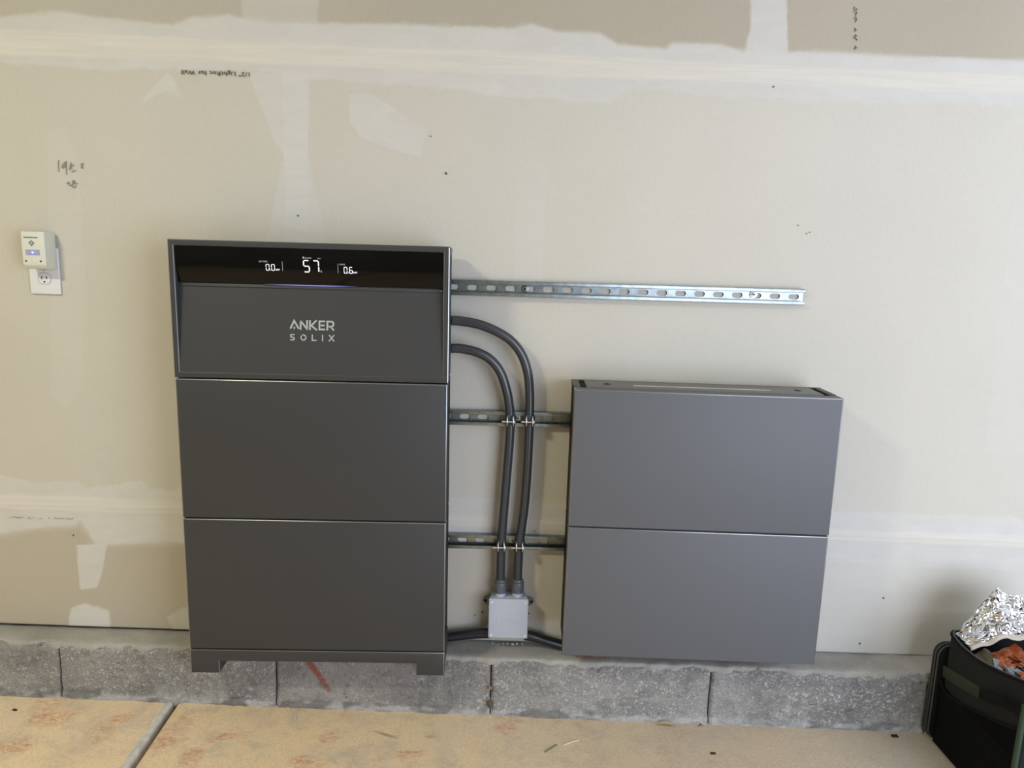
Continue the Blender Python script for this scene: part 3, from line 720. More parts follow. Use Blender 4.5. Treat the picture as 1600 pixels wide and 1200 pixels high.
for body, size, x, dz, mm in (('BATTERY', .0050, -.1110, .0052, gd), ('HOME', .0050, .0775, .0032, gd), ('kW', .0062, -.0775, -.0140, g), ('kW', .0062, .1085, -.0160, g), ('%', .0070, .0265, -.0155, gd), ('ON-GRID', .0042, -.0045, .0165, gd), ('TOU', .0040, .0225, .0160, gd)):
    z = ZD + dz; o = put('display_caption', text_mesh(body, size, .0004, 1.0), mm, power); o.location = (x, gl(z + size * .35) - .0014, z); o.rotation_euler = (-tilt, 0, 0)
mb = MB().box(-.0165, -.0140, 0, .0005, -.0005, .0045); display('display_icon', mb, ZD + .0165, gd)
# lettering on the sloping panel
def sl(z): return .0005 + (CR - .0005) * (z - ZL + .001) / (ZC - .004 - ZL + .001)
lean = -math.atan2(CR - .0005, ZC - .004 - ZL)
silver = mat('silver_print', (0.46, 0.48, 0.48), .45, .2)
for nm, mb_, dz in (('logo_lettering', logo_letters(), .1250), ('logo_lettering', solix_letters(), .0985)):
    z = zp + dz; o = put(nm, mb_.mesh(nm), silver, power); o.location = (-.0535, sl(z) - .0006, z); o.rotation_euler = (lean, 0, 0); o.scale = (.965 if dz > .11 else .90, 1, .98)
put('indicator_dot', MB().ring_disc((xi - .006, ZC - .007), .002, CR - .006, CR - .002, 10).mesh('indicator_dot'), mat('teal_dot', (.01, .12, .10), .4, emit=((.02, .3, .25), .3)), power)
# sides and back
put('module_body', MB().box(-h + .0025, h - .0025, .045, DEP, zp + .002, zt - .016).mesh('module_body', bevel=.003), m_black(), power)
put('top_cap', MB().box(-h + .001, h - .001, .043, DEP - .002, zt - .0165, zt - .0015).mesh('top_cap', bevel=.003), mat('cap_plastic', (.16, .155, .145), .45), power)
for zr in (1.2016, .8470, .4878):
    part('wall_bracket', MB().box(-.20, .20, DEP - .002, .172, zr - .1761 - .018, zr - .1761 + .018), m_zinc(), tall)

# short cabinet: two battery modules and an open connector top
short = thing('battery_cabinet', 'short grey battery cabinet without display, standing on bricks right of the conduits', 'battery cabinet', (0.5061, -0.19212, 0.2402), (0, .00268, -.02359))
battery_module(short, 0, m_panel_pale()); battery_module(short, HM, m_panel_pale(), top=True)
zt2 = 2 * HM; grey = mat('top_plate_grey', (0.155, 0.155, 0.150), .5)
tp = part('top_plate', MB().box(-h + .034, h - .034, .0425, DEP - .003, zt2 - .006, zt2 - .001), grey, short, bevel=.0006)
for s in (-1, 1):
    a = s * (h - .001); b = s * (h - .018)
    part('side_strip', MB().box(min(a, b), max(a, b), .0425, DEP - .001, zt2 - .006, zt2 - .0012), mat('strip_grey', (0.07, 0.07, 0.068), .5), short, bevel=.0006)
part('back_strip', MB().box(-h + .001, h - .001, DEP - .004, DEP, zt2 - .012, zt2 - .0008), mat('strip_grey', (0.07, 0.07, 0.068), .5), short)
for cx in (-.2440, .2520):
    ho = put('socket', MB().tube([(cx, .090, zt2 - .0040), (cx, .090, zt2 - .0004)], .0105, 18).mesh('socket', bevel=.0004), mat('socket_rim', (.012, .012, .012), .5), tp)
    put('socket_pin', MB().cyl((cx, .090, zt2 - .003), (cx, .090, zt2 + .0004), .0040, 10).mesh('socket_pin'), m_hole(), tp)
put('label_strip', MB().box(-.176, .178, .076, .0835, zt2 - .0012, zt2 - .0004).mesh('label_strip'), mat('strip_label', (.62, .60, .56), .5), tp)
for zr in (.8470, .4878):
    part('wall_bracket', MB().box(-.20, .20, DEP - .002, .170, zr - .2402 - .018, zr - .2402 + .018), m_zinc(), short)

# bricks under the short cabinet
for x0, x1, lb in ((.222, .322, 'red brick under the left end of the short cabinet'), (.655, .745, 'red brick under the right end of the short cabinet')):
    zb = ledge_z((x0 + x1) / 2) + .0015
    o = put('brick', MB().box(-(x1 - x0) / 2, (x1 - x0) / 2, -.055, .05, 0, .2402 - zb).mesh('brick', bevel=.004, seg=2), mat('brick_red', (0.15, 0.075, 0.055), .9, bump=(120, .003), vary=(30, .3)))
    o.location = ((x0 + x1) / 2, -.020, zb); tag(o, lb, 'brick', 'bricks under the short cabinet')

# ------------------------------------------------------------------ conduits, clamps and junction box
RC = .0128
def conduit(px, y_of, label, end, ribbed=True):
    P = [at(u, v, y_of(i / (len(px) - 1))) for i, (u, v) in enumerate(px)]
    path = resample(catmull(P, 14), .0027)
    o = thing('flexible_conduit', label, 'conduit', tuple(P[-1]), group=None)
    part('sheath', shift(MB().tube(path, lambda i: RC + (.00040 if i % 2 else -.00040), 18), P[-1]), m_pvc(), o, smooth=True)
    return o, P
OUT = [(705.2, 500.8), (722, 502), (750, 507.5), (778, 519), (800, 534), (815.5, 555), (824.5, 582), (827.5, 612), (827.3, 650), (826, 690), (823.5, 740), (819, 795), (811.8, 848), (809.6, 885), (808.8, 915)]
INN = [(704.9, 544.2), (722, 545), (747, 551), (767, 562.5), (782, 582), (791.5, 610), (796, 635), (797.3, 655), (796, 690), (792, 740), (787.5, 795), (783.4, 848), (782.3, 885), (781.9, 915)]
yo = lambda t_: -.062 + .025 * min(1, t_ / .5)
cond = []
for PXS, lb in ((OUT, 'outer grey flexible conduit making the wider bend from the tall cabinet to the box'), (INN, 'inner grey flexible conduit making the tighter bend from the tall cabinet to the box')):
    o, P = conduit(PXS, yo, lb, None); e = P[-1]
    # compression fitting on the box top and nut at the cabinet
    gb = MB(); zt_ = e[2] + .018
    gb.cyl((0, 0, zt_ - e[2] - .004), (0, 0, zt_ - e[2] + .003), .0162, 24, .0152)
    gb.cyl((0, 0, zt_ - e[2] - .031), (0, 0, zt_ - e[2] - .004), .0180, 24)
    part('fitting', gb, mat('fitting_pvc', (0.085, 0.097, 0.115), .35), o, bevel=.0012)
    part('lock_ring', MB().cyl((0, 0, zt_ - e[2] - .0365), (0, 0, zt_ - e[2] - .031), .0172, 24), mat('fitting_pvc', (0.085, 0.097, 0.115), .35), o, bevel=.001)
    part('collar', MB().cyl((0, 0, .33595 - e[2]), (0, 0, zt_ - e[2] - .0365), .0150, 24), m_box(), o)
    cond.append((o, P))
def clamp(u, v, label):
    c = at(u, v, -.037); t = thing('conduit_clamp', label, 'clamp', tuple(c))
    for s in (-1, 1):
        R1 = RC + .0006; R2 = RC + .0022; A = np.linspace(-62, 68, 12) * math.pi / 180
        # strap half: from the rail round the side of the pipe to the front
        vs = []; zz = .0120
        for zq in (-zz, zz):
            vs += [(s * math.cos(a) * R1, -math.sin(a) * R1, zq) for a in A] + [(s * math.cos(a) * R2, -math.sin(a) * R2, zq) for a in A]
        n = len(A); fs = []
        for i in range(n - 1):
            fs += [(i, i + 1, n + i + 1, n + i), (2 * n + i, 3 * n + i, 3 * n + i + 1, 2 * n + i + 1), (n + i, n + i + 1, 3 * n + i + 1, 3 * n + i), (i, 2 * n + i, 2 * n + i + 1, i + 1)]
        fs += [(0, n, 3 * n, 2 * n), (n - 1, 3 * n - 1, 4 * n - 1, 2 * n - 1)]
        st = part('strap', MB().add(vs, fs), m_zinc(), t)
        # ear standing forward from the pipe, pierced by the bolt
        xe = s * .0085
        ear = [(-.0105 + .0 + math.cos(a) * .0135 - .004, math.sin(a) * .0155) for a in np.linspace(math.pi * .5, math.pi * 1.5, 12)]
        put('ear', MB().prism_yz([(-.008, .0155)] + ear[1:-1] + [(-.008, -.0155)], xe - .0011, xe + .0011).mesh('ear', bevel=.0007), m_steel(), st)
        put('hook', MB().box(s * .0065 - .003, s * .0065 + .003, .008, .0195, -.011, .011).mesh('hook', bevel=.0008), m_zinc(), st)
    part('bolt', MB().cyl((-.0225, -.0200, -.001), (.0115, -.0200, -.001), .0022, 10), m_steel(), t, smooth=True)
    part('nut', MB().cyl((.0096, -.0200, -.001), (.0132, -.0200, -.001), .0050, 6), m_steel(), t, bevel=.0004)
clamp(797.3, 656, 'strut clamp on the inner conduit at the middle rail')
clamp(827.2, 656.5, 'strut clamp on the outer conduit at the middle rail')
clamp(783.2, 851, 'strut clamp on the inner conduit at the lowest rail')
clamp(811.6, 851.5, 'strut clamp on the outer conduit at the lowest rail')

# junction box
jb = thing('junction_box', 'square grey plastic junction box with four lid screws above the ledge', 'junction box', (.0258, 0, .2175))
bw, bh = .0560, .1178
body = MB(); 
bo = [(-.0545, 0), (.0545, 0), (.0545, bh), (-.0545, bh)]; bi = [(-.0480, .004), (.0480, .004), (.0480, bh - .0005), (-.0480, bh - .0005)]
body.add([(x, -.050, z) for x, z in bo] + [(x, -.002, z) for x, z in bi], [(0, 1, 2, 3), (7, 6, 5, 4), (0, 4, 5, 1), (1, 5, 6, 2), (2, 6, 7, 3), (3, 7, 4, 0)])
part('box_body', body, m_box(), jb, bevel=.004, seg=3)
lid = part('lid', MB().box(-bw, bw, -.0600, -.0508, -.0005, bh + .0008), m_box(), jb, bevel=.0028, seg=3)
for sx_ in (-1, 1):
    for z in (.0085, bh - .0085):
        so = put('lid_screw', MB().ring_disc((sx_ * (bw - .0078), z), .0042, -.0618, -.0590, 16).mesh('lid_screw', bevel=.0007), mat('plated_screw', (.66, .68, .70), .4, .25), lid)
    l_ = part('mounting_lug', MB().prism_xz([(sx_ * .045, .070), (sx_ * .0605, .0735), (sx_ * .0700, .0790), (sx_ * .0735, .0870), (sx_ * .0700, .0950), (sx_ * .0605, .1000), (sx_ * .045, .103)], -.007, -.0012), mat('lug_pvc', (.16, .17, .175), .5), jb, bevel=.001)
    put('lug_hole', MB().ring_disc((sx_ * .0665, .0870), .0038, -.0076, -.004, 12).mesh('lug_hole'), m_hole(), l_)
cm = text_mesh('CANTEX', .0215, .0016, 1.06); co = put('embossed_lettering', cm, mat('emboss_highlight_pvc', (.47, .51, .58), .4), lid); co.location = (-.0060, -.0601, .0455)  # letters coloured paler than the lid as a painted emboss highlight
part('gasket', MB().box(-.0545, .0545, -.0512, -.0498, .001, bh - .001), mat('gasket_dark', (.05, .05, .05), .7), jb)

# black cable runs along the ledge
def cable(P, label, r=.0112):
    path = resample(catmull(P, 12), .0022); o = thing('black_conduit', label, 'conduit', tuple(P[0]))
    part('sheath', shift(MB().tube(path, lambda i: r + (.0004 if i % 2 else -.0004), 16), P[0]), mat('black_sheath', (.012, .013, .018), .28, 0, .6), o, smooth=True)
    return o
zl_ = lambda x: ledge_z(x) + .0145
cable([at(u, v, -.032) for u, v in ((680, 996.5), (705, 994), (735, 990.5), (750, 989.5), (765, 989.2))], 'black ribbed conduit from the tall cabinet to the left side of the junction box', .0145)
cable([at(u, v, -.032) for u, v in ((820, 992), (833, 994.5), (850, 999.5), (868, 1005), (885, 1010), (900, 1013))], 'black ribbed conduit from the right side of the junction box to the short cabinet', .0150)
# mortar crumbs along the wall foot below the box
rs = random.Random(9)
for i, u in enumerate((770, 778, 786, 793, 801, 808, 816)):
    c = at(u, 1000 + (i % 2), -.012); x = c[0]; s = rs.uniform(.0035, .0062)
    vs = [Vector((rs.uniform(-1, 1), rs.uniform(-1, 1), rs.uniform(-.6, .6))).normalized() * s * rs.uniform(.7, 1.2) for _ in range(12)]
    bm = bmesh.new(); [bm.verts.new(v) for v in vs]; bmesh.ops.convex_hull(bm, input=bm.verts); m_ = bpy.data.meshes.new('mortar_crumb'); bm.to_mesh(m_); bm.free()
    o = put('mortar_crumb', m_, mat('white_mortar', (.55, .53, .48), .9)); o.location = (x, -.0125, ledge_z(x) + s * .75)
    tag(o, 'whitish mortar crumb on the ledge directly below the junction box', 'crumb', 'mortar crumbs below the junction box')
# ------------------------------------------------------------------ wall outlet and plug-in monitor
ol = thing('wall_outlet', 'white wall outlet plate below the plug-in monitor', 'outlet', (-1.2365, 0, 1.1515))
PWd, PHt = .0405, .1225
part('cover_plate', MB().box(-PWd, PWd, -.0068, -.0008, 0, PHt), m_white(), ol, bevel=.003, seg=3)
def receptacle(zc):
    n = 24; poly = []
    for i in range(n):
        a = 2 * math.pi * i / n; poly.append((.0172 * math.cos(a), zc + max(-.0142, min(.0142, .0172 * math.sin(a)))))
    r = part('receptacle', MB().prism_xz(poly, -.0082, -.005), m_white(), ol, bevel=.0008)
    put('socket_seam', MB().strokes([(x * 1.05, zc + (z - zc) * 1.05) for x, z in poly] + [(poly[0][0] * 1.05, zc + (poly[0][1] - zc) * 1.05)], .0007, -.0071, -.006).mesh('socket_seam'), mat('seam_grey', (.25, .25, .25), .7), r)
    for dx, hh in ((-.0064, .0042), (.0064, .0034)):
        put('blade_slot', MB().box(dx - .0011, dx + .0011, -.0086, -.007, zc + .0025 - hh, zc + .0025 + hh).mesh('blade_slot'), m_hole(), r)
    put('ground_hole', MB().ring_disc((0, zc - .0082), .0024, -.0086, -.007, 12).mesh('ground_hole'), m_hole(), r)
receptacle(.0415); receptacle(.0805)
part('plate_screw', MB().ring_disc((0, .061), .0026, -.0080, -.006, 12), m_steel(), ol, bevel=.0005)
# monitor
mo = thing('plug_in_monitor', 'ivory plug-in monitor with a blue light on the upper outlet socket', 'monitor', (-1.2285, 0, 1.2190))
Hm_, Wm = .0965, .0300
prof = [(-.0080, .000), (-.0080, Hm_ - .001), (-.0560, Hm_ - .001), (-.0560, .0105), (-.0460, .0)]
part('case', MB().prism_yz(prof, -Wm, Wm), m_ivory(), mo, bevel=.0028, seg=3)
part('plug_face', MB().box(-.018, .018, -.0095, -.0078, .008, .05), m_ivory(), mo)
win = part('window', MB().box(-.0195, .0165, -.0566, -.0545, .0355, .0495), mat('window_smoke', (.33, .33, .42), .2, emit=((.25, .25, .6), .10)), mo)
put('blue_light', MB().box(-.0060, .0035, -.0571, -.056, .0385, .0465).mesh('blue_light', bevel=.0012), mat('blue_led', (.1, .2, .9), .4, emit=((.07, .16, 1.0), 1.6)), win)
put('light_core', MB().box(-.0032, .0007, -.0575, -.057, .0408, .0446).mesh('light_core'), mat('led_core', (.5, .7, 1), .4, emit=((.35, .60, 1.0), 1.3)), win)
for x in (-.0205, .0175):
    part('vent_hole', MB().ring_disc((x, .0205), .0022, -.0567, -.055, 12), m_hole(), mo)
part('test_button', MB().ring_disc((-.001, .021), .0062, -.0568, -.055, 20), m_ivory(), mo, bevel=.0006)
green = mat('print_green', (.05, .20, .11), .6); rs = random.Random(2)
mb = MB(); x = -.0225
while x < .0135:
    wd = rs.uniform(.0011, .0021); mb.box(x, x + wd, -.0564, -.0558, .0790, .0790 + rs.choice((.0024, .0028, .0030))); x += wd + .0005
part('print_line', mb, green, mo)
dx, dz, r = -.0030, .0660, .0078
em = part('diamond_emblem', MB().prism_xz([(dx - r, dz), (dx, dz - r), (dx + r, dz), (dx, dz + r)], -.0563, -.0557), mat('print_black', (.03, .03, .03), .6), mo)
put('emblem_field', MB().prism_xz([(dx - r * .72, dz), (dx, dz - r * .72), (dx + r * .72, dz), (dx, dz + r * .72)], -.0566, -.056).mesh('emblem_field'), mat('print_white', (.72, .72, .70), .6), em)
put('emblem_green', MB().prism_xz([(dx - r * .66, dz + .0003), (dx + r * .66, dz + .0003), (dx + r * .34, dz + r * .36), (dx + .0008, dz + .0014), (dx - r * .34, dz + r * .36)], -.0569, -.056).mesh('emblem_green'), mat('print_dark_green', (.02, .09, .05), .6), em)
put('emblem_red', MB().prism_xz([(dx - r * .40, dz - .0016), (dx, dz - r * .62), (dx + r * .44, dz - .0016), (dx + .0012, dz - .0024), (dx, dz - .0006), (dx - .0012, dz - .0026)], -.0569, -.056).mesh('emblem_red'), mat('print_red', (.35, .05, .05), .6), em)

# ------------------------------------------------------------------ insulated bag with its contents
BX0, BX1, BY0, BY1 = 1.227, 1.500, -.445, -.140
zf = floor_z(1.25)
def rim(y): return float(np.interp(-y, [.14, .17, .20, .25, .295, .35, .425, .445], [.314, .304, .300, .301, .308, .321, .343, .347]))
bag = thing('cooler_bag', 'open charcoal insulated bag with olive strap and black mesh pocket at the right edge', 'bag', (1.36, -.29, zf))
def perim(ins, rc=.018, n=6):
    x0, x1, y0, y1 = BX0 + ins, BX1 - ins, BY0 + ins, BY1 - ins; rc = max(.004, rc - ins); out = []
    for cx, cy, a0 in ((x1 - rc, y0 + rc, -90), (x1 - rc, y1 - rc, 0), (x0 + rc, y1 - rc, 90), (x0 + rc, y0 + rc, 180)):
        out += [(cx + rc * math.cos(math.radians(a0 + 90 * i / n)), cy + rc * math.sin(math.radians(a0 + 90 * i / n))) for i in range(n + 1)]
    full = []
    for i, p in enumerate(out):
        q_ = out[(i + 1) % len(out)]; d = math.hypot(q_[0] - p[0], q_[1] - p[1]); k = max(1, int(d / .02))
        full += [(p[0] + (q_[0] - p[0]) * j / k, p[1] + (q_[1] - p[1]) * j / k) for j in range(k)]
    return full
po = perim(0); pi_ = [(1.3635 + (x - 1.3635) * .955, -.2925 + (y + .2925) * .955) for x, y in po]; n = len(po); lv = np.linspace(0, 1, 9)
vs = []
for t_ in lv: vs += [(x, y, zf + .002 + (rim(y) - zf - .002) * t_) for x, y in po]
for t_ in lv[::-1]: vs += [(x, y, zf + .02 + (rim(y) - zf - .02) * t_) for x, y in pi_]
R_ = len(lv) * 2; fs = [(i * n + j, i * n + (j + 1) % n, (i + 1) * n + (j + 1) % n, (i + 1) * n + j) for i in range(R_ - 1) for j in range(n)]
fs += [tuple(range(n - 1, -1, -1)), tuple((R_ - 1) * n + j for j in range(n))]
ORG = (1.36, -.29, zf)
charcoal = mat('charcoal_nylon', (0.024, 0.025, 0.025), .8, 0, .08, bump=(700, .0006))
blackn = mat('black_mesh_fabric', (0.0045, 0.0048, 0.0055), .8, 0, .06)
part('body', shift(MB().add(vs, fs), ORG), charcoal, bag, smooth=True)
rp = [Vector((x, y, rim(y) + .001)) for x, y in po]; rp += rp[:1]
part('rim_binding', shift(MB().tube(rp, .0040, 8, False), ORG), mat('binding_black', (.006, .006, .006), .6, 0, .12), bag, smooth=True)
rp2 = [Vector((x + (.004 if x < 1.36 else -.004), y, rim(y) + .0032)) for x, y in po]; rp2 += rp2[:1]
part('zip_tape', shift(MB().tube(rp2, .0022, 8, False), ORG), mat('zip_grey', (.09, .09, .09), .5), bag, smooth=True)
def on_side(pts): return [tuple(at_x(u, v, BX0)[[1, 2]]) for u, v in pts]
def slab_side(poly, t0, t1): return MB().prism_yz(on_side(poly), BX0 - t1, BX0 - t0)
part('olive_strap', shift(slab_side([(1475, 1039), (1500, 1054), (1533, 1074), (1531, 1092), (1500, 1074), (1474, 1057)], -.001, .0035), ORG), mat('olive_webbing', (0.026, 0.034, 0.015), .8, bump=(900, .0008)), bag, bevel=.0008)
# handle webbing hanging loose along the side
hp = [at_x(u, v, BX0 - dd) for u, v, dd in ((1531, 1082, .003), (1546, 1089, .012), (1562, 1092, .018), (1578, 1101, .016), (1597, 1114, .008), (1604, 1119, .002))]
hp = catmull(hp, 8); vs = []; fs = []
for i, p in enumerate(hp):
    for dx_, dz_ in ((-.0015, .0125), (-.0015, -.0125), (.0015, -.0125), (.0015, .0125)): vs.append((p.x + dx_, p.y, p.z + dz_))
for i in range(len(hp) - 1):
    for a in range(4): fs.append((i * 4 + a, i * 4 + (a + 1) % 4, i * 4 + 4 + (a + 1) % 4, i * 4 + 4 + a))
fs += [(0, 1, 2, 3), tuple(len(hp) * 4 - 1 - k for k in range(4))]
part('handle', shift(MB().add(vs, fs), ORG), mat('binding_black', (.006, .006, .006), .6, 0, .12), bag, bevel=.0006)
top_curve = [(1473, 1062), (1477, 1074), (1486, 1086), (1500, 1097), (1520, 1108), (1545, 1120), (1570, 1132), (1597, 1141)]
yzc = [(min(y, -.1465 - .001 * k_), z) for k_, (y, z) in enumerate(on_side(top_curve))]
pk = [(y, z) for y, z in yzc] + [(-.440, yzc[-1][1]), (-.440, zf + .006), (-.146, zf + .006), (-.146, yzc[0][1])]
part('mesh_pocket', shift(MB().prism_yz(pk, BX0 - .006, BX0 + .001), ORG), blackn, bag)
pb = catmull([(BX0 - .0065, y, z) for y, z in yzc], 5)
part('pocket_binding', shift(MB().tube(pb, .0030, 8), ORG), mat('binding_black', (.006, .006, .006), .6, 0, .12), bag, smooth=True)
mb = MB()
for k in range(34):
    z = zf + .012 + k * .0048
    y_hi = np.interp(z, [p[1] for p in yzc[::1]], [p[0] for p in yzc]) if yzc[0][1] < yzc[-1][1] else -.15
    y_a = -.150 if z < yzc[1][1] else max(-.43, float(np.interp(z, [p[1] for p in sorted(yzc, key=lambda q: q[1])], [p[0] for p in sorted(yzc, key=lambda q: q[1])])))
    mb.box(BX0 - .0068, BX0 - .0055, -.432, min(-.152, y_a - .004), z, z + .0016)
o = part('mesh_threads', shift(mb, ORG), mat('mesh_thread', (.011, .0115, .012), .6, 0, .08), bag); o['kind'] = 'stuff'
part('corner_piping', shift(MB().tube(catmull([(BX0 - .004, -.4445, zf + .004), (BX0 - .006, -.4450, zf + .15), (BX0 - .004, -.4445, rim(-.445) - .05)], 8), .0068, 12), ORG), mat('green_piping', (.022, .050, .024), .4), bag, smooth=True)
# lid folded down behind the bag
def rrect(y0, y1, x0, x1, z0, z1, rc):
    poly = []
    for cx, cz, a0 in ((x1 - rc, z0 + rc, -90), (x1 - rc, z1 - rc, 0), (x0 + rc, z1 - rc, 90), (x0 + rc, z0 + rc, 180)):
        poly += [(cx + rc * math.cos(math.radians(a0 + 90 * i / 6)), cz + rc * math.sin(math.radians(a0 + 90 * i / 6))) for i in range(7)]
    return poly
lidp = rrect(0, 0, 1.212, 1.47, floor_z(1.22) + .004, .268, .03)
ld = part('lid', shift(MB().prism_xz(lidp, -.1340, -.1120), ORG), mat('lid_nylon', (0.011, 0.012, 0.012), .6, 0, .15), bag, bevel=.003)
for yy, ins in ((-.1335, .0), (-.1230, -.0012), (-.1125, .0)):
    pp = [Vector((1.341 + (x - 1.341) * (1 - ins * 6), yy, .125 + (z - .125) * (1 - ins * 6))) for x, z in lidp]; pp.append(pp[0])
    put('lid_piping', shift(MB().tube(pp, .0024, 8, False), ORG).mesh('lid_piping', smooth=True), mat('piping_grey', (.055, .058, .056), .5), ld)
# crumpled foil heap
rn = np.random.RandomState(5)
NU, NV = 70, 56
U, Vv = np.meshgrid(np.linspace(0, 1, NU), np.linspace(0, 1, NV))
FX = 1.238 + U * .25; FY = -.150 - Vv * .062 - .008 * np.sin(U * 5) * Vv
A_ = np.interp(U, [0, .08, .26, .33, .55, 1], [.0, .03, .125, .138, .125, .10]); B_ = np.interp(Vv, [0, .10, .30, .55, .8, 1], [.35, .85, 1.0, .78, .50, .25])
FZ = .313 + A_ * B_
pts = rn.rand(95, 2); d2 = ((U[..., None] - pts[:, 0]) ** 2 + ((Vv[..., None] - pts[:, 1]) * .8) ** 2); srt = np.sort(d2, 2)
cr = np.sqrt(srt[..., 1]) - np.sqrt(srt[..., 0]); hsel = rn.rand(95)[np.argmin(d2, 2)]
edge = np.clip(np.minimum(np.minimum(U, 1 - U), np.minimum(Vv, 1 - Vv)) * 14, .25, 1)
FZ += ((.5 - np.clip(cr * 9, 0, 1)) * .010 + (hsel - .5) * .012) * edge + (rn.rand(*U.shape) - .5) * .0016
FX += (fbm(U, Vv, 13, 3) - .5) * .022 * edge; FY += (fbm(U + 4, Vv, 13, 3) - .5) * .03 * edge
vs = np.stack([FX, FY, FZ], 2).reshape(-1, 3); id_ = np.arange(NU * NV).reshape(NV, NU)
q = np.stack([id_[:-1, :-1], id_[:-1, 1:], id_[1:, 1:], id_[1:, :-1]], 2).reshape(-1, 4)
tri = [t_ for a, b, c, d in q.tolist() for t_ in ((a, b, c), (a, c, d))]
fo = thing('crumpled_foil', 'crumpled silver foil heaped out of the open bag', 'foil', (1.36, -.22, .31))
fm = shift(MB().add(vs, tri), (1.36, -.22, .31)).mesh('foil_sheet')
fs_ = put('foil_sheet', fm, mat('foil', (.80, .81, .83), .16, 1.0), fo)
sd = fs_.modifiers.new('thickness', 'SOLIDIFY'); sd.thickness = .0006
# pale lining edge along the front of the foil
ed = vs.reshape(NV, NU, 3)[-1]; ev = []
for i in range(0, NU, 2):
    x, y, z = ed[i]; wv = .004 * math.sin(i * .35)
    ev += [(x, y + .004, z + .003), (x, y - .004, z + .002 + wv * .5), (x, y - .009, z - .005 + wv * .5), (x, y - .008, z - .007 + wv * .5)]
k = len(ev) // 4; ef = [(i * 4 + a, i * 4 + a + 1, i * 4 + 5 + a, i * 4 + 4 + a) for i in range(k - 1) for a in range(3)]
lo = put('lining_edge', shift(MB().add(ev, ef), (1.36, -.22, .31)).mesh('lining_edge', smooth=True), mat('cream_lining', (.55, .50, .42), .5), fo)
sd = lo.modifiers.new('thickness', 'SOLIDIFY'); sd.thickness = .0008
# snack wrappers lying in the bag
def wrapper(loc, sx_, sy_, seed, rot, m, label, group, cat='wrapper'):
    r_ = np.random.RandomState(seed); N = 9; vs = []; 
    ph = r_.rand(4) * 6
    for sgn in (1, -1):
        for i in range(N):
            for j in range(N):
                u, v = i / (N - 1) * 2 - 1, j / (N - 1) * 2 - 1
                puff = max(0, (1 - abs(u) ** 2.5) * (1 - abs(v) ** 2.5)); c_ = .16 * math.sin(u * 5 + ph[0]) * math.cos(v * 4 + ph[1])
                vs.append((u * sx_ * (1 + .05 * math.sin(v * 7 + ph[2])), v * sy_ * (1 + .05 * math.sin(u * 7 + ph[3])), sgn * (puff * .26 * min(sx_, sy_) + .0006) + c_ * min(sx_, sy_) * .5 + (r_.rand() - .5) * .10 * min(sx_, sy_) * puff))
    id2 = np.arange(N * N).reshape(N, N); fs = []
    for i in range(N - 1):
        for j in range(N - 1):
            a, b, c, d = int(id2[i, j]), int(id2[i + 1, j]), int(id2[i + 1, j + 1]), int(id2[i, j + 1]); fs.append((a, b, c, d)); fs.append((d + 81, c + 81, b + 81, a + 81))
    for i in range(N - 1):
        for a, b in ((id2[i, 0], id2[i + 1, 0]), (id2[i + 1, -1], id2[i, -1]), (id2[0, i + 1], id2[0, i]), (id2[-1, i], id2[-1, i + 1])): fs.append((int(b), int(a), int(a) + 81, int(b) + 81))
    o = put('snack_wrapper', MB().add(vs, fs).mesh('snack_wrapper'), m); o.location = loc; o.rotation_euler = rot
    return tag(o, label, cat, group)
orange = mat('wrapper_orange', (.36, .085, .020), .30, .1); navy = mat('wrapper_navy', (.010, .012, .026), .25, .2); greyw = mat('wrapper_grey', (.24, .26, .29), .28, .5)
olivew = mat('wrapper_olive', (.13, .11, .065), .35, .1); yellow = mat('wrapper_yellow', (.65, .38, .04), .4)
wrapper((1.345, -.222, .292), .040, .024, 1, (.45, -.25, .25), orange, 'large orange snack wrapper just below the foil edge', None)
wrapper((1.285, -.225, .283), .020, .028, 2, (.3, -.45, .2), olivew, 'crinkled olive wrapper beside the bag rim near the foil', None)
wrapper((1.395, -.262, .318), .014, .010, 3, (.3, -.2, .6), yellow, 'small yellow wrapper at the right edge under the foil', None)
rs = random.Random(12); cols = [(orange, 'small orange wrapper scrap'), (navy, 'small dark navy wrapper scrap'), (greyw, 'small silvery grey wrapper scrap')]
k = 0
for u in range(1556, 1625, 9):
    lo = float(np.interp(u, [1500, 1540, 1600, 1640], [1012, 1042, 1068, 1084])); hi_ = 1028 + (u - 1556) * .10
    for v in np.arange(hi_, lo + 4, 9.0):
        p = at_z(u + rs.uniform(-3, 3), v + rs.uniform(-2, 2), .292 + (k % 3) * .003)
        if p[1] < -.41 or p[0] > 1.47: continue
        m_, lb = cols[(k * 5 + k // 4) % 3]
        wrapper(tuple(p), rs.uniform(.010, .016), rs.uniform(.007, .011), 20 + k, (rs.uniform(-.5, .8), rs.uniform(-.8, .2), rs.uniform(0, 3)), m_, lb + ' among the pile inside the bag', 'wrapper scraps inside the bag'); k += 1
# filling the wrappers lie on
o = put('paper_filling', MB().box(-.118, .118, -.133, .133, 0, .238).mesh('paper_filling', bevel=.01), mat('filling_dark', (.02, .018, .016), .8)); o.location = (1.3635, -.2925, zf + .022)
tag(o, 'dark packed filling inside the bag below the wrappers', 'filling')

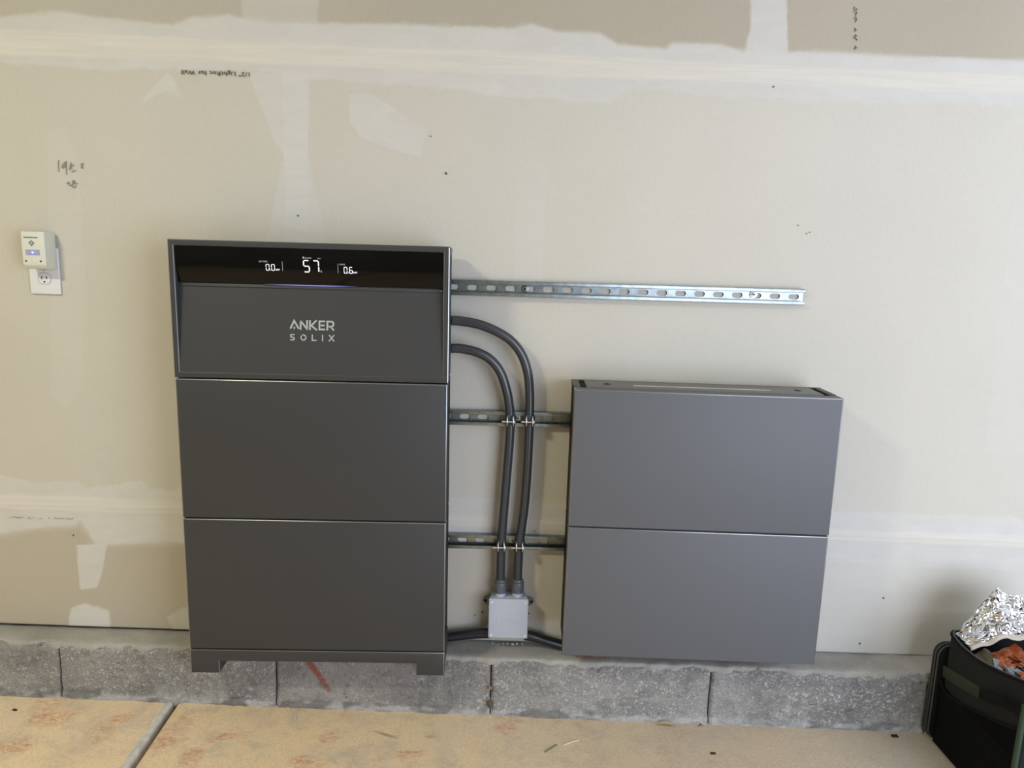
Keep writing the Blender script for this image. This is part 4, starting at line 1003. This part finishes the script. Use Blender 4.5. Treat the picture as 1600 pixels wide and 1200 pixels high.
# ------------------------------------------------------------------ litter on the slab
def on_slab(u, v, h=0.0): p = at_floor(u, v); return Vector((p[0], p[1], p[2] + h))
def stick(u0, v0, u1, v1, r, m, name, label, cat):
    a = on_slab(u0, v0, r + .0008); b = on_slab(u1, v1, r + .0008); mid = (a + b) / 2 + Vector((.002, .001, .001)); path = catmull([a, mid, b], 5)
    o = put(name, shift(MB().tube(path, r, 7), a).mesh(name, smooth=True), m); o.location = a; tag(o, label, cat)
stick(851, 1176, 870, 1164, .0014, mat('grass_green', (.09, .15, .05), .6), 'grass_stalk', 'green grass stalk lying on the slab', 'grass stalk')
stick(880, 1166, 904, 1158, .0016, mat('straw_white', (.70, .66, .52), .6), 'straw_bit', 'pale straw bit beside the green grass stalk', 'straw')
stick(459.5, 1118, 460.5, 1126, .0014, mat('chalk_white', (.75, .75, .72), .6), 'white_chip', 'small white splinter on the slab in front of the tall cabinet', 'splinter')
def leaf(u, v, L, wd, rz, m, name, label, cat):
    vs = []; N = 8
    for i in range(N + 1):
        t_ = i / N; hw = wd * math.sin(math.pi * min(1, t_ * 1.05 + .02)) ** .8 + .0004; z = .001 + .006 * math.sin(t_ * 2.6) 
        vs += [(t_ * L, -hw, z + .004), (t_ * L, 0, z), (t_ * L, hw, z + .004), (t_ * L, 0, z - .0007)]
    fs = [(i * 4 + a, i * 4 + b, i * 4 + 4 + b, i * 4 + 4 + a) for i in range(N) for a, b in ((0, 1), (1, 2), (2, 3), (3, 0))] + [(0, 3, 2, 1), tuple(N * 4 + k for k in range(4))]
    o = put(name, MB().add(vs, fs).mesh(name, smooth=True), m); o.location = on_slab(u, v, .001); o.rotation_euler = (0, 0, rz); tag(o, label, cat)
leaf(1026, 1134, .048, .0075, -.12, mat('dry_leaf', (.48, .36, .20), .7), 'dry_leaf', 'dry tan leaf at the foot of the block wall', 'leaf')
leaf(1091, 1137, .012, .0035, .2, mat('dry_leaf_brown', (.26, .15, .08), .7), 'leaf_scrap', 'tiny brown leaf scrap right of the dry tan leaf', 'leaf')
def chip(u, v, sx_, sy_, sz_, rz, m, label, name='dark_chip', cat='chip'):
    o = put(name, MB().prism_xz([(-sx_, 0), (-sx_ * .7, -sz_ * 0), (sx_, 0), (sx_ * .85, sz_), (-sx_ * .75, sz_ * .9)], -sy_, sy_).mesh(name, bevel=.0006), m); o.location = on_slab(u, v, .0006); o.rotation_euler = (0, 0, rz); tag(o, label, cat)
blk = mat('dark_grit', (.012, .011, .010), .7)
chip(1398, 1151, .0095, .005, .004, .05, blk, 'black flat chip on the slab left of the bag')
chip(1114, 1178, .0075, .003, .003, 0, blk, 'small black chip on the bare slab below the blocks')
chip(23, 1110, .0070, .003, .003, -.3, blk, 'small black chip on the slab at the left edge')
sc = on_slab(1174, 1133, .0045)
s_ = thing('loose_screw', 'shiny loose screw at the foot of the block wall', 'screw', tuple(sc))
part('screw_head', MB().cyl((0, -.001, 0), (0, .002, 0), .0042, 12, .0024), m_steel(), s_, smooth=True)
part('screw_shank', MB().tube([(0, .002 + i * .0012, 0) for i in range(9)], lambda i: .0016 + (.0005 if i % 2 else 0), 8), m_steel(), s_)
# dried bits caught in the block joint
gj = at(765.5, 1077, -.094); o = put('dead_bug_husk', MB().tube([(0, 0, i * .004) for i in range(4)], lambda i: (.002, .0055, .005, .0015)[i], 8).mesh('dead_bug_husk', smooth=True), mat('husk_orange', (.30, .15, .09), .7)); o.location = tuple(gj - np.array([0, .003, 0])); tag(o, 'small orange brown husk stuck in the block joint below the junction box', 'husk')
gj = at(765, 1098, -.096); o = put('dry_moss_tuft', MB().tube([(0, 0, 0), (.003, -.001, .008), (-.001, -.002, .016), (.002, 0, .026)], lambda i: (.006, .007, .005, .001)[i], 7).mesh('dry_moss_tuft', smooth=True), mat('moss_brown', (.11, .095, .055), .9, bump=(300, .003))); o.location = tuple(gj + np.array([0, -.003, -.010])); tag(o, 'dry brown tuft at the foot of the block joint', 'tuft')
